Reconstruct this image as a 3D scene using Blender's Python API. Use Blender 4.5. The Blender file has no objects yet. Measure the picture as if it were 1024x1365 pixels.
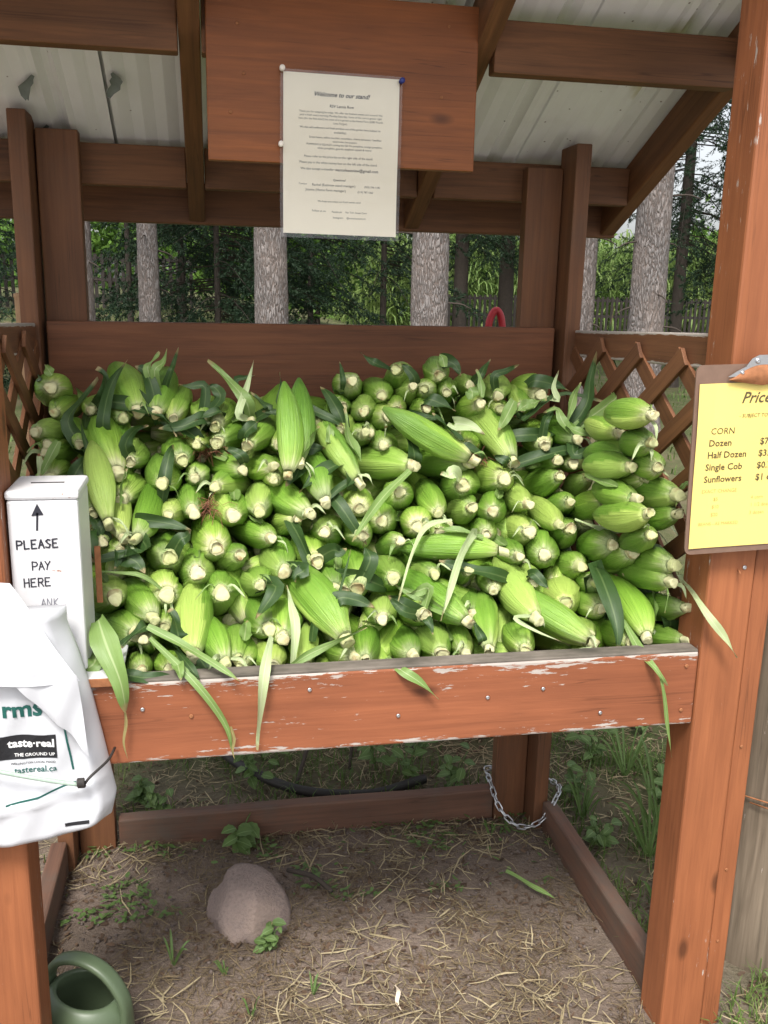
import bpy, bmesh, math, random
import numpy as np
from mathutils import Matrix, Vector

R = math.radians
random.seed(11)
rng = np.random.default_rng(11)
scene = bpy.context.scene
col = scene.collection

# ------------------------------------------------------------------ camera
EYE = Vector((0.0, 0.0, 1.43))
cam_data = bpy.data.cameras.new('camera')
cam = bpy.data.objects.new('camera', cam_data)
col.objects.link(cam)
right = Vector((0.98287, -0.18316, 0.02033))
upv = Vector((0.02343, 0.23364, 0.97204))
fwd = Vector((0.18278, 0.95492, -0.23393))
m = Matrix((right, upv, -fwd)).transposed().to_4x4()
m.translation = EYE
cam.matrix_world = m
cam_data.sensor_fit = 'VERTICAL'
cam_data.sensor_height = 24.0
cam_data.sensor_width = 18.0
cam_data.lens = 24.0 * 1220.0 / 1365.0
cam_data.clip_start = 0.05
cam_data.clip_end = 600.0
scene.camera = cam

# ------------------------------------------------------------------ sky, sun, exposure
SUN_EL, SUN_AZ = 56.0, 200.0          # azimuth measured clockwise from +Y: behind the camera
world = bpy.data.worlds.new('World')
scene.world = world
world.use_nodes = True
wn = world.node_tree.nodes
wl = world.node_tree.links
wn.clear()
sky = wn.new('ShaderNodeTexSky')
sky.sky_type = 'NISHITA'
sky.sun_disc = False
sky.sun_elevation = R(SUN_EL)
sky.sun_rotation = R(SUN_AZ)
sky.air_density = 1.0
sky.dust_density = 4.0
sky.ozone_density = 1.0
hs = wn.new('ShaderNodeHueSaturation')
hs.inputs['Saturation'].default_value = 0.25
bg = wn.new('ShaderNodeBackground')
bg.inputs['Strength'].default_value = 0.09
wo = wn.new('ShaderNodeOutputWorld')
wl.new(sky.outputs[0], hs.inputs['Color'])
wl.new(hs.outputs[0], bg.inputs['Color'])
wl.new(bg.outputs[0], wo.inputs['Surface'])

sd = bpy.data.lights.new('sun', 'SUN')
sd.energy = 1.5
sd.angle = R(16)
sd.color = (1.0, 0.96, 0.9)
so = bpy.data.objects.new('sun', sd)
col.objects.link(so)
to_sun = Vector((math.sin(R(SUN_AZ)) * math.cos(R(SUN_EL)), math.cos(R(SUN_AZ)) * math.cos(R(SUN_EL)), math.sin(R(SUN_EL))))
so.rotation_euler = to_sun.to_track_quat('Z', 'Y').to_euler()
so.location = (0, -3, 6)

vs = scene.view_settings
vs.view_transform = 'Standard'
vs.look = 'None'
vs.gamma = 1.0
vs.exposure = 1.55
vs.use_curve_mapping = False

# ------------------------------------------------------------------ helpers
WM = {}                                   # world matrix of every object by name


def setprops(o, label=None, category=None, group=None, kind=None):
    if label: o['label'] = label
    if category: o['category'] = category
    if group: o['group'] = group
    if kind: o['kind'] = kind
    return o


def empty(name, loc=(0, 0, 0), mat=None):
    o = bpy.data.objects.new(name, None)
    o.empty_display_size = 0.05
    col.objects.link(o)
    mw = mat if mat is not None else Matrix.Translation(Vector(loc))
    o.matrix_world = mw
    WM[o.name] = mw.copy()
    return o


def link(name, mesh, parent=None, mat=None):
    """Object placed at world matrix mat, parented (keeping place) to parent."""
    o = bpy.data.objects.new(name, mesh)
    col.objects.link(o)
    mw = mat if mat is not None else Matrix.Identity(4)
    if parent is not None:
        o.parent = parent
        o.matrix_parent_inverse = WM[parent.name].inverted()
        o.matrix_basis = mw
    else:
        o.matrix_world = mw
    WM[o.name] = mw.copy()
    return o


def mesh_from(name, verts, faces, mat=None, smooth=False, uv=None, matidx=None, mats=None):
    me = bpy.data.meshes.new(name)
    me.from_pydata([tuple(v) for v in verts], [], [tuple(f) for f in faces])
    if mats:
        for q in mats: me.materials.append(q)
    elif mat: me.materials.append(mat)
    if smooth:
        me.polygons.foreach_set('use_smooth', [True] * len(me.polygons))
    if matidx is not None:
        me.polygons.foreach_set('material_index', matidx)
    if uv is not None:
        l = me.uv_layers.new(name='UVMap')
        vi = np.empty(len(me.loops), dtype=np.int32)
        me.loops.foreach_get('vertex_index', vi)
        l.data.foreach_set('uv', np.asarray(uv, dtype=np.float32)[vi].ravel())
    me.update()
    return me


def fix_normals(me):
    bm = bmesh.new(); bm.from_mesh(me); bmesh.ops.recalc_face_normals(bm, faces=bm.faces); bm.to_mesh(me); bm.free()
    return me


def tri_mesh(name, V, mat, F=None, uv=None, smooth=False, per=3):
    """Fast mesh from an (n*per,3) vertex array of separate polygons (or faces F)."""
    me = bpy.data.meshes.new(name)
    V = np.asarray(V, dtype=np.float32)
    nv = len(V)
    if F is None:
        F = np.arange(nv, dtype=np.int32).reshape(-1, per)
    F = np.asarray(F, dtype=np.int32)
    k = F.shape[1]
    me.vertices.add(nv); me.vertices.foreach_set('co', V.ravel())
    me.loops.add(F.size); me.loops.foreach_set('vertex_index', F.ravel())
    me.polygons.add(len(F)); me.polygons.foreach_set('loop_start', np.arange(0, F.size, k, dtype=np.int32))
    me.polygons.foreach_set('loop_total', np.full(len(F), k, dtype=np.int32))
    if smooth: me.polygons.foreach_set('use_smooth', np.ones(len(F), dtype=bool))
    if uv is not None:
        l = me.uv_layers.new(name='UVMap')
        l.data.foreach_set('uv', np.asarray(uv, dtype=np.float32)[F.ravel()].ravel())
    me.materials.append(mat)
    me.update(calc_edges=True)
    return me


def frame(xdir, zhint):
    x = Vector(xdir).normalized()
    z = Vector(zhint); z = (z - x * z.dot(x)).normalized()
    y = z.cross(x)
    return x, y, z


def box_mesh(name, L, W, T, mat, bev=0.003, wob=0.0):
    """Bevelled board: local X 0..L, Y -W/2..W/2, Z -T/2..T/2."""
    bm = bmesh.new()
    n = max(1, int(L / 0.25)) if wob else 1
    rings = []
    for i in range(n + 1):
        x = L * i / n
        dy = random.uniform(-wob, wob); dz = random.uniform(-wob, wob)
        rings.append([bm.verts.new((x, sy * W / 2 + dy, sz * T / 2 + dz)) for sy, sz in ((-1, -1), (1, -1), (1, 1), (-1, 1))])
    for a, b in zip(rings, rings[1:]):
        for k in range(4):
            bm.faces.new((a[k], b[k], b[(k + 1) % 4], a[(k + 1) % 4]))
    bm.faces.new(rings[0]); bm.faces.new(rings[-1][::-1])
    bmesh.ops.recalc_face_normals(bm, faces=bm.faces)
    if bev:
        es = [e for e in bm.edges if len(e.link_faces) == 2 and e.calc_face_angle(0) > 0.7]
        bmesh.ops.bevel(bm, geom=es, offset=bev, segments=2, affect='EDGES', profile=0.5)
    me = bpy.data.meshes.new(name)
    bm.to_mesh(me); bm.free()
    me.materials.append(mat)
    return me


def board(name, a, b, W, T, mat, parent=None, zdir=(0, 0, 1), bev=0.003, wob=0.0):
    """Board from a to b (centre line); T measured along zdir, W across it."""
    a = Vector(a); b = Vector(b)
    x, y, z = frame(b - a, zdir)
    mw = Matrix((x, y, z)).transposed().to_4x4(); mw.translation = a
    return link(name, box_mesh(name, (b - a).length, W, T, mat, bev, wob), parent, mw)


def catmull(pts, n):
    P = [Vector(p) for p in pts]
    P = [P[0] * 2 - P[1]] + P + [P[-1] * 2 - P[-2]]
    out = []
    segs = len(P) - 3
    for i in range(n + 1):
        t = i / n * segs
        k = min(int(t), segs - 1); t -= k
        a, b, c, d = P[k:k + 4]
        out.append(0.5 * ((2 * b) + (c - a) * t + (2 * a - 5 * b + 4 * c - d) * t * t + (3 * b - a - 3 * c + d) * t ** 3))
    return out


def tube(name, pts, rad, mat, n=24, sides=8, closed_ends=True):
    """Tube mesh through points; rad a number or a function of t."""
    P = catmull(pts, n) if n else [Vector(p) for p in pts]
    V = []; F = []; UV = []
    ref = Vector((0.13, 0.3, 0.95))
    for i, p in enumerate(P):
        d = (P[min(i + 1, len(P) - 1)] - P[max(i - 1, 0)]).normalized()
        u = d.cross(ref)
        if u.length < 1e-3: u = d.cross(Vector((1, 0, 0)))
        u.normalize(); w = d.cross(u)
        t = i / (len(P) - 1)
        r = rad(t) if callable(rad) else rad
        for k in range(sides):
            a = 2 * math.pi * k / sides
            V.append(p + (u * math.cos(a) + w * math.sin(a)) * r); UV.append((k / sides, t))
    for i in range(len(P) - 1):
        for k in range(sides):
            F.append((i * sides + k, i * sides + (k + 1) % sides, (i + 1) * sides + (k + 1) % sides, (i + 1) * sides + k))
    if closed_ends:
        F.append(tuple(range(sides))[::-1]); F.append(tuple(range((len(P) - 1) * sides, len(P) * sides)))
    return mesh_from(name, V, F, mat, True, UV)


# ------------------------------------------------------------------ materials
class NT:
    def __init__(s, name):
        s.m = bpy.data.materials.new(name); s.m.use_nodes = True
        s.n = s.m.node_tree.nodes; s.l = s.m.node_tree.links
        s.b = s.n['Principled BSDF']; s.out = s.n['Material Output']

    def new(s, t, **kw):
        nd = s.n.new(t)
        for k, v in kw.items():
            if k in nd.inputs: nd.inputs[k].default_value = v
            else: setattr(nd, k, v)
        return nd

    def coord(s, which='Object', scale=(1, 1, 1), rnd=0.0):
        tc = s.new('ShaderNodeTexCoord')
        mp = s.new('ShaderNodeMapping'); mp.inputs['Scale'].default_value = scale
        s.l.new(tc.outputs[which], mp.inputs['Vector'])
        if rnd:
            oi = s.new('ShaderNodeObjectInfo')
            mu = s.new('ShaderNodeMath', operation='MULTIPLY'); mu.inputs[1].default_value = rnd
            s.l.new(oi.outputs['Random'], mu.inputs[0])
            cb = s.new('ShaderNodeCombineXYZ')
            for k in range(3): s.l.new(mu.outputs[0], cb.inputs[k])
            s.l.new(cb.outputs[0], mp.inputs['Location'])
        return mp.outputs[0]

    def noise(s, vec, scale, detail=4.0, rough=0.55, dist=0.0):
        nd = s.new('ShaderNodeTexNoise', Scale=scale, Detail=detail, Roughness=rough, Distortion=dist)
        if vec: s.l.new(vec, nd.inputs['Vector'])
        return nd.outputs['Fac']

    def ramp(s, fac, stops, interp='LINEAR'):
        nd = s.new('ShaderNodeValToRGB'); cr = nd.color_ramp; cr.interpolation = interp
        while len(cr.elements) < len(stops): cr.elements.new(0.5)
        for e, (p, c) in zip(cr.elements, stops):
            e.position = p
            e.color = (*c, 1) if isinstance(c, (tuple, list)) else (c, c, c, 1)
        s.l.new(fac, nd.inputs['Fac'])
        return nd.outputs['Color']

    def mix(s, fac, a, b, blend='MIX'):
        nd = s.new('ShaderNodeMix', data_type='RGBA', blend_type=blend)
        for sock, v in ((0, fac), (6, a), (7, b)):
            if hasattr(v, 'is_output'): s.l.new(v, nd.inputs[sock])
            elif sock == 0: nd.inputs[0].default_value = v
            else: nd.inputs[sock].default_value = (*v, 1)
        return nd.outputs[2]

    def math(s, op, a, b=0.0, clamp=False):
        nd = s.new('ShaderNodeMath', operation=op); nd.use_clamp = clamp
        for k, v in ((0, a), (1, b)):
            if hasattr(v, 'is_output'): s.l.new(v, nd.inputs[k])
            else: nd.inputs[k].default_value = v
        return nd.outputs[0]

    def bump(s, h, strength=0.3, dist=0.002, prev=None):
        nd = s.new('ShaderNodeBump', Strength=strength, Distance=dist)
        s.l.new(h, nd.inputs['Height'])
        if prev: s.l.new(prev, nd.inputs['Normal'])
        return nd.outputs[0]

    def sep(s, vec):
        nd = s.new('ShaderNodeSeparateXYZ'); s.l.new(vec, nd.inputs[0]); return nd.outputs

    def done(s, color=None, rough=None, normal=None, spec=None):
        for nm, v in (('Base Color', color), ('Roughness', rough), ('Normal', normal), ('Specular IOR Level', spec)):
            if v is None: continue
            if hasattr(v, 'is_output'): s.l.new(v, s.b.inputs[nm])
            elif nm == 'Base Color': s.b.inputs[nm].default_value = (*v, 1)
            else: s.b.inputs[nm].default_value = v
        return s.m


def plain(name, color, rough=0.6, var=0.15, scale=30, spec=0.4, bump=0.1, metal=0.0):
    t = NT(name)
    v = t.coord(scale=(1, 1, 1), rnd=9)
    n = t.noise(v, scale, 4)
    c = t.mix(n, tuple(x * (1 - var) for x in color), tuple(min(1, x * (1 + var)) for x in color))
    nb = t.bump(n, bump, 0.002)
    t.b.inputs['Metallic'].default_value = metal
    return t.done(c, rough, nb, spec)


def stained_wood(name, base, dark, chips=0.1, edge=0.0, half=0.07, grain=1.0, rough=0.62, dirt=0.0):
    """Red-brown stained lumber: grain along local X, knots, chipped stain showing grey wood."""
    t = NT(name)
    v = t.coord(rnd=20)
    mp = t.new('ShaderNodeMapping'); mp.inputs['Scale'].default_value = (2.2, 45, 45); t.l.new(v, mp.inputs[0])
    g = t.noise(mp.outputs[0], 1.6, 6, 0.65, 0.4)
    mp2 = t.new('ShaderNodeMapping'); mp2.inputs['Scale'].default_value = (1.6, 5, 5); t.l.new(v, mp2.inputs[0])
    big = t.noise(mp2.outputs[0], 2.0, 3)
    c = t.mix(t.ramp(g, [(0.3, 0.0), (0.7, 1.0)]), dark, base)
    c = t.mix(t.ramp(big, [(0.35, 0.0), (0.75, 0.55)]), c, tuple(x * 0.62 for x in dark))
    # knots
    mk = t.new('ShaderNodeMapping'); mk.inputs['Scale'].default_value = (4.0, 9, 9); t.l.new(v, mk.inputs[0])
    vo = t.new('ShaderNodeTexVoronoi', Scale=1.0); t.l.new(mk.outputs[0], vo.inputs['Vector'])
    c = t.mix(t.ramp(vo.outputs['Distance'], [(0.05, 0.75), (0.12, 0.0)]), c, tuple(x * 0.25 for x in dark))
    # chips of missing stain
    mp3 = t.new('ShaderNodeMapping'); mp3.inputs['Scale'].default_value = (20, 130, 130); t.l.new(v, mp3.inputs[0])
    ch = t.noise(mp3.outputs[0], 1.0, 5, 0.7)
    mp4 = t.new('ShaderNodeMapping'); mp4.inputs['Scale'].default_value = (3.5, 10, 10); t.l.new(v, mp4.inputs[0])
    patch = t.noise(mp4.outputs[0], 1.4, 3)
    f = t.math('ADD', t.math('MULTIPLY', ch, 0.75), t.math('MULTIPLY', patch, 0.40))
    if edge:
        o = t.sep(t.coord())
        ay = t.math('ABSOLUTE', o[1])
        f = t.math('ADD', f, t.math('MULTIPLY', t.math('POWER', t.math('DIVIDE', ay, half), 6.0), edge))
    lo = 0.80 - chips
    mask = t.ramp(f, [(lo, 0.0), (lo + 0.025, 1.0)])
    mc = t.new('ShaderNodeMapping'); mc.inputs['Scale'].default_value = (1.3, 60, 60); t.l.new(v, mc.inputs[0])
    crack = t.ramp(t.noise(mc.outputs[0], 1.3, 2, 0.4), [(0.485, 0.0), (0.497, 0.55), (0.503, 0.55), (0.515, 0.0)])
    c = t.mix(t.math('MULTIPLY', crack, t.ramp(big, [(0.45, 0.0), (0.6, 1.0)])), c, tuple(x * 0.35 for x in dark))
    greyw = t.mix(g, (0.25, 0.21, 0.18), (0.52, 0.47, 0.43))
    c = t.mix(mask, c, greyw)
    if dirt:
        c = t.mix(t.math('MULTIPLY', t.ramp(t.noise(v, 7, 6, 0.7), [(0.45, 0.0), (0.7, 1.0)]), dirt), c, (0.09, 0.075, 0.06))
    h = t.math('SUBTRACT', g, t.math('MULTIPLY', mask, 0.5))
    nb = t.bump(h, 0.35 * grain, 0.002)
    return t.done(c, t.math('ADD', rough, t.math('MULTIPLY', mask, 0.2)), nb, 0.35)


RED, RED_D = (0.33, 0.116, 0.046), (0.235, 0.078, 0.031)
M = {}
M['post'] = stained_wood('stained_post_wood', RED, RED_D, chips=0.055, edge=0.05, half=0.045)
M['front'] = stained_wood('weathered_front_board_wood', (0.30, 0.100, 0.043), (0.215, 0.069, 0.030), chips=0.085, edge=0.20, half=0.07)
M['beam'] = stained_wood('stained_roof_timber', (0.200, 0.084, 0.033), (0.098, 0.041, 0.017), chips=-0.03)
M['ply'] = stained_wood('stained_plywood', (0.27, 0.083, 0.020), (0.16, 0.048, 0.012), chips=-0.02, rough=0.5)
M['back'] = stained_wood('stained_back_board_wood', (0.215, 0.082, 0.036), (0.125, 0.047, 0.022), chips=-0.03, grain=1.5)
M['lattice'] = stained_wood('stained_lattice_wood', (0.23, 0.098, 0.043), (0.125, 0.052, 0.025), chips=0.02, edge=0.03, half=0.018)
M['runner'] = stained_wood('dirty_runner_wood', (0.17, 0.085, 0.054), (0.095, 0.05, 0.034), chips=0.0, dirt=0.75)
M['lowpost'] = stained_wood('dirty_lower_post_wood', (0.20, 0.085, 0.037), (0.12, 0.05, 0.024), chips=0.0, dirt=0.2)
M['oldwood'] = stained_wood('grey_old_wood', (0.26, 0.205, 0.15), (0.11, 0.085, 0.06), chips=0.06)


def m_topedge():
    t = NT('weathered_top_edge_wood')
    v = t.coord(scale=(2, 40, 40))
    g = t.noise(v, 2.0, 6, 0.7)
    n = t.noise(t.coord(scale=(6, 12, 12)), 1.5, 4)
    c = t.mix(g, (0.075, 0.062, 0.05), (0.27, 0.235, 0.2))
    c = t.mix(t.ramp(n, [(0.4, 0), (0.65, 0.8)]), c, (0.045, 0.042, 0.033))
    return t.done(c, 0.85, t.bump(g, 0.6, 0.003), 0.2)


M['topedge'] = m_topedge()


def m_metal_roof():
    t = NT('white_painted_roof_metal')
    v = t.coord()
    s = t.new('ShaderNodeMapping'); s.inputs['Scale'].default_value = (30, 1.2, 30); t.l.new(v, s.inputs[0])
    n = t.noise(s.outputs[0], 1.0, 5, 0.6)
    n2 = t.noise(v, 5, 5, 0.65)
    c = t.mix(n, (0.76, 0.75, 0.71), (0.84, 0.835, 0.81))
    c = t.mix(t.ramp(n2, [(0.55, 0.0), (0.85, 0.35)]), c, (0.5, 0.46, 0.38))
    # dust specks and rust dots
    vo = t.new('ShaderNodeTexVoronoi', Scale=26.0); t.l.new(v, vo.inputs['Vector'])
    c = t.mix(t.ramp(vo.outputs['Distance'], [(0.045, 0.8), (0.075, 0.0)]), c, (0.16, 0.10, 0.06))
    # yellow-green lichen stain, one spot beside the last rafter
    d = t.new('ShaderNodeVectorMath', operation='DISTANCE'); t.l.new(v, d.inputs[0]); 
    mp = t.new('ShaderNodeMapping'); mp.inputs['Location'].default_value = (-0.93 * 2.5, -1.93, 0); mp.inputs['Scale'].default_value = (2.5, 1.0, 0); t.l.new(v, mp.inputs[0])
    t.l.new(mp.outputs[0], d.inputs[0]); d.inputs[1].default_value = (0, 0, 0)
    f = t.math('ADD', d.outputs['Value'], t.math('MULTIPLY', t.noise(s.outputs[0], 0.8, 4), 0.12))
    c = t.mix(t.ramp(f, [(0.13, 0.75), (0.175, 0.0)]), c, (0.46, 0.42, 0.20))
    return t.done(c, 0.45, t.bump(n2, 0.05, 0.002), 0.4)


M['roof'] = m_metal_roof()


def m_husk():
    t = NT('corn_husk')
    uvc = t.coord('UV')
    o = t.sep(uvc)
    oi = t.new('ShaderNodeObjectInfo')
    rnd = oi.outputs['Random']
    mp = t.new('ShaderNodeMapping'); mp.inputs['Scale'].default_value = (42, 0.9, 1); t.l.new(uvc, mp.inputs[0])
    vein = t.noise(mp.outputs[0], 1.0, 3, 0.6)
    ob = t.coord(rnd=30)
    blot = t.noise(ob, 22, 4, 0.6)
    zz = t.math('ADD', o[1], t.math('MULTIPLY', t.math('SUBTRACT', t.noise(t.coord('UV', (9, 0.8, 1), 17), 1.5, 3), 0.5), 0.30))
    zz = t.math('ADD', zz, t.math('MULTIPLY', t.math('SUBTRACT', rnd, 0.6), 0.10))
    c = t.ramp(zz, [(0.0, (0.58, 0.60, 0.34)), (0.05, (0.42, 0.53, 0.17)), (0.12, (0.275, 0.435, 0.075)), (0.26, (0.195, 0.36, 0.042)), (0.5, (0.135, 0.275, 0.026)), (1.0, (0.085, 0.19, 0.018))])
    c = t.mix(t.ramp(vein, [(0.42, 0.0), (0.60, 0.38)]), c, (0.115, 0.24, 0.03))
    fine = t.noise(t.coord('UV', (150, 1.5, 1)), 1.0, 2)
    c = t.mix(t.ramp(fine, [(0.5, 0.0), (0.68, 0.25)]), c, (0.32, 0.46, 0.10))
    at = t.new('ShaderNodeAttribute'); at.attribute_name = 'tone'
    tone = t.sep(at.outputs['Vector'])
    c = t.mix(t.math('MULTIPLY', tone[0], 0.7), c, (0.36, 0.48, 0.12))
    c = t.mix(t.math('MULTIPLY', tone[1], 0.55), c, (0.085, 0.19, 0.028))
    c = t.mix(t.ramp(blot, [(0.5, 0.0), (0.8, 0.25)]), c, (0.30, 0.44, 0.09))
    dk = t.ramp(t.math('FRACT', t.math('MULTIPLY', rnd, 7.31)), [(0.0, (0.66, 0.74, 0.62)), (0.5, (0.98, 1.0, 0.95)), (1.0, (1.2, 1.12, 1.1))])
    c = t.mix(1.0, c, dk, 'MULTIPLY')
    # a few brown scuffs
    c = t.mix(t.ramp(t.noise(ob, 60, 3, 0.7), [(0.70, 0.0), (0.78, 0.5)]), c, (0.26, 0.19, 0.08))
    h = t.math('ADD', t.math('ADD', vein, t.math('MULTIPLY', fine, 0.6)), t.math('MULTIPLY', blot, 0.8))
    b1 = t.bump(h, 1.0, 0.0028)
    vo = t.new('ShaderNodeTexVoronoi', Scale=260.0); t.l.new(ob, vo.inputs['Vector'])
    drops = t.ramp(vo.outputs['Distance'], [(0.16, 1.0), (0.30, 0.0)])
    b2 = t.bump(drops, 0.25, 0.001, b1)
    t.b.inputs['Subsurface Weight'].default_value = 0.0
    return t.done(c, 0.42, b2, 0.45)


M['husk'] = m_husk()


def m_stalk():
    t = NT('cut_stalk')
    v = t.coord(rnd=10)
    n = t.noise(v, 160, 4, 0.6)
    big = t.noise(v, 45, 3)
    c = t.mix(n, (0.44, 0.43, 0.21), (0.64, 0.62, 0.40))
    o = t.sep(v)
    oi = t.new('ShaderNodeObjectInfo')
    c = t.mix(t.ramp(oi.outputs['Random'], [(0.3, 0.0), (1.0, 0.55)]), c, (0.40, 0.46, 0.17))
    c = t.mix(t.ramp(big, [(0.55, 0.0), (0.72, 0.75)]), c, (0.30, 0.19, 0.085))
    return t.done(c, 0.65, t.bump(n, 0.6, 0.002), 0.3)


M['stalk'] = m_stalk()


def m_leaf(name, a, b, rib, rough=0.42, tr=0.12):
    t = NT(name)
    uvc = t.coord('UV')
    o = t.sep(uvc)
    mp = t.new('ShaderNodeMapping'); mp.inputs['Scale'].default_value = (34, 1.5, 1); t.l.new(uvc, mp.inputs[0])
    vein = t.noise(mp.outputs[0], 1.0, 2)
    blot = t.noise(t.coord(rnd=20), 18, 4)
    c = t.mix(vein, a, b)
    c = t.mix(t.ramp(blot, [(0.4, 0.0), (0.8, 0.5)]), c, b)
    mid = t.math('ABSOLUTE', t.math('SUBTRACT', o[0], 0.5))
    c = t.mix(t.ramp(mid, [(0.02, 0.8), (0.06, 0.0)]), c, rib)
    c = t.mix(t.ramp(t.math('ADD', o[1], t.math('MULTIPLY', blot, 0.1)), [(0.95, 0.0), (1.05, 0.7)]), c, (0.36, 0.27, 0.13))
    m_ = t.done(c, rough, t.bump(vein, 0.5, 0.001), 0.45)
    tn = t.new('ShaderNodeBsdfTranslucent'); t.l.new(c, tn.inputs['Color'])
    mx = t.new('ShaderNodeMixShader'); mx.inputs[0].default_value = tr
    t.l.new(t.b.outputs[0], mx.inputs[1]); t.l.new(tn.outputs[0], mx.inputs[2]); t.l.new(mx.outputs[0], t.out.inputs['Surface'])
    return m_


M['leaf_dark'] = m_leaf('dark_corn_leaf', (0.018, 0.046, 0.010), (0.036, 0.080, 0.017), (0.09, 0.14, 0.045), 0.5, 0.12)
M['leaf_mid'] = m_leaf('green_corn_leaf', (0.12, 0.22, 0.045), (0.22, 0.32, 0.10), (0.34, 0.42, 0.2), 0.45, 0.2)
M['leaf_pale'] = m_leaf('pale_corn_leaf', (0.34, 0.45, 0.18), (0.55, 0.62, 0.38), (0.55, 0.6, 0.4), 0.5, 0.25)
M['leaf_dry'] = m_leaf('dried_corn_leaf', (0.22, 0.20, 0.07), (0.30, 0.24, 0.10), (0.3, 0.24, 0.1), 0.7, 0.1)
M['weed'] = m_leaf('weed_leaf', (0.06, 0.12, 0.03), (0.14, 0.215, 0.06), (0.2, 0.3, 0.12), 0.5, 0.25)
M['silk'] = plain('corn_silk', (0.16, 0.06, 0.03), 0.7, 0.5, 80)
M['white_metal'] = None


def m_box():
    t = NT('white_enamel_box')
    v = t.coord()
    n = t.noise(v, 40, 6, 0.7)
    big = t.noise(v, 9, 4)
    c = t.mix(big, (0.56, 0.56, 0.58), (0.68, 0.68, 0.69))
    f = t.math('ADD', t.math('MULTIPLY', n, 0.7), t.math('MULTIPLY', big, 0.45))
    c = t.mix(t.ramp(f, [(0.73, 0.0), (0.75, 0.85)]), c, (0.27, 0.10, 0.04))
    c = t.mix(t.ramp(t.noise(t.coord(scale=(20, 20, 3)), 2, 5), [(0.55, 0), (0.8, 0.35)]), c, (0.5, 0.48, 0.45))
    return t.done(c, 0.4, t.bump(n, 0.08, 0.002), 0.5)


M['white_metal'] = m_box()
M['rust'] = plain('rusty_steel', (0.28, 0.115, 0.05), 0.8, 0.5, 90, 0.3, 0.5)
M['marker'] = plain('black_marker', (0.02, 0.02, 0.03), 0.6, 0.2)
M['ink'] = plain('printed_ink', (0.05, 0.045, 0.04), 0.7, 0.1)
M['inkbrown'] = plain('printed_brown_ink', (0.085, 0.065, 0.03), 0.7, 0.1)
M['ink_white'] = plain('printed_white', (0.8, 0.8, 0.8), 0.6, 0.05)
M['ink_green'] = plain('printed_dark_green', (0.01, 0.09, 0.075), 0.6, 0.1)
M['ink_black'] = plain('printed_black', (0.015, 0.015, 0.018), 0.5, 0.1)
M['paper'] = plain('cream_paper', (0.80, 0.74, 0.60), 0.55, 0.02, 12, 0.3, 0.02)
M['yellow'] = plain('yellow_paper', (0.76, 0.60, 0.18), 0.4, 0.06, 8, 0.35, 0.05)
M['bag'] = plain('white_plastic_bag', (0.55, 0.56, 0.59), 0.36, 0.03, 9, 0.5, 0.5)
M['steel'] = plain('galvanised_steel', (0.55, 0.56, 0.58), 0.38, 0.2, 60, 0.5, 0.1, 1.0)
M['hardboard'] = plain('brown_hardboard', (0.17, 0.105, 0.075), 0.6, 0.2, 60)
M['can'] = plain('green_plastic', (0.075, 0.105, 0.058), 0.42, 0.1, 25, 0.45, 0.05)
M['red'] = plain('red_plastic', (0.40, 0.02, 0.03), 0.4, 0.1)
M['handlewood'] = plain('worn_handle_wood', (0.36, 0.22, 0.12), 0.6, 0.25, 30)
M['blackrubber'] = plain('black_rubber', (0.025, 0.022, 0.02), 0.6, 0.3, 40)
M['cordwhite'] = plain('elastic_cord', (0.33, 0.42, 0.35), 0.7, 0.3, 200)
M['pinclear'] = plain('white_push_pin', (0.75, 0.68, 0.6), 0.3)
M['pinblue'] = plain('blue_push_pin', (0.01, 0.02, 0.16), 0.3)
M['flake'] = plain('grey_peeling_paint', (0.17, 0.19, 0.17), 0.7, 0.3, 60)


def m_film():
    t = NT('clear_laminate')
    tr = t.new('ShaderNodeBsdfTransparent')
    gl = t.new('ShaderNodeBsdfGlossy', Roughness=0.16)
    n = t.noise(t.coord(), 14, 2)
    t.l.new(t.bump(n, 0.25, 0.01), gl.inputs['Normal'])
    mx = t.new('ShaderNodeMixShader')
    fr = t.new('ShaderNodeFresnel', IOR=1.45)
    t.l.new(t.math('MULTIPLY', fr.outputs[0], 0.9, True), mx.inputs[0])
    t.l.new(tr.outputs[0], mx.inputs[1]); t.l.new(gl.outputs[0], mx.inputs[2])
    t.l.new(mx.outputs[0], t.out.inputs['Surface'])
    return t.m


M['film'] = m_film()


def m_bark():
    t = NT('spruce_bark')
    v = t.coord(scale=(1, 1, 0.55), rnd=15)
    vo = t.new('ShaderNodeTexVoronoi', Scale=27.0, feature='DISTANCE_TO_EDGE')
    wv = t.mix(0.12, v, t.new('ShaderNodeTexNoise', Scale=20.0).outputs['Color'])
    t.l.new(wv, vo.inputs['Vector'])
    n = t.noise(v, 40, 6, 0.7)
    big = t.noise(v, 4, 3)
    c = t.mix(n, (0.15, 0.135, 0.13), (0.27, 0.25, 0.245))
    c = t.mix(t.ramp(vo.outputs['Distance'], [(0.0, 0.85), (0.12, 0.0)]), c, (0.10, 0.07, 0.055))
    c = t.mix(t.ramp(big, [(0.4, 0), (0.7, 0.4)]), c, (0.30, 0.24, 0.21))
    h = t.math('ADD', t.ramp(vo.outputs['Distance'], [(0.0, 0.0), (0.25, 1.0)]), t.math('MULTIPLY', n, 0.6))
    return t.done(c, 0.9, t.bump(h, 0.9, 0.012), 0.15)


M['bark'] = m_bark()
M['darkbark'] = plain('dark_bark', (0.055, 0.045, 0.038), 0.9, 0.4, 30, 0.2, 0.8)


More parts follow.
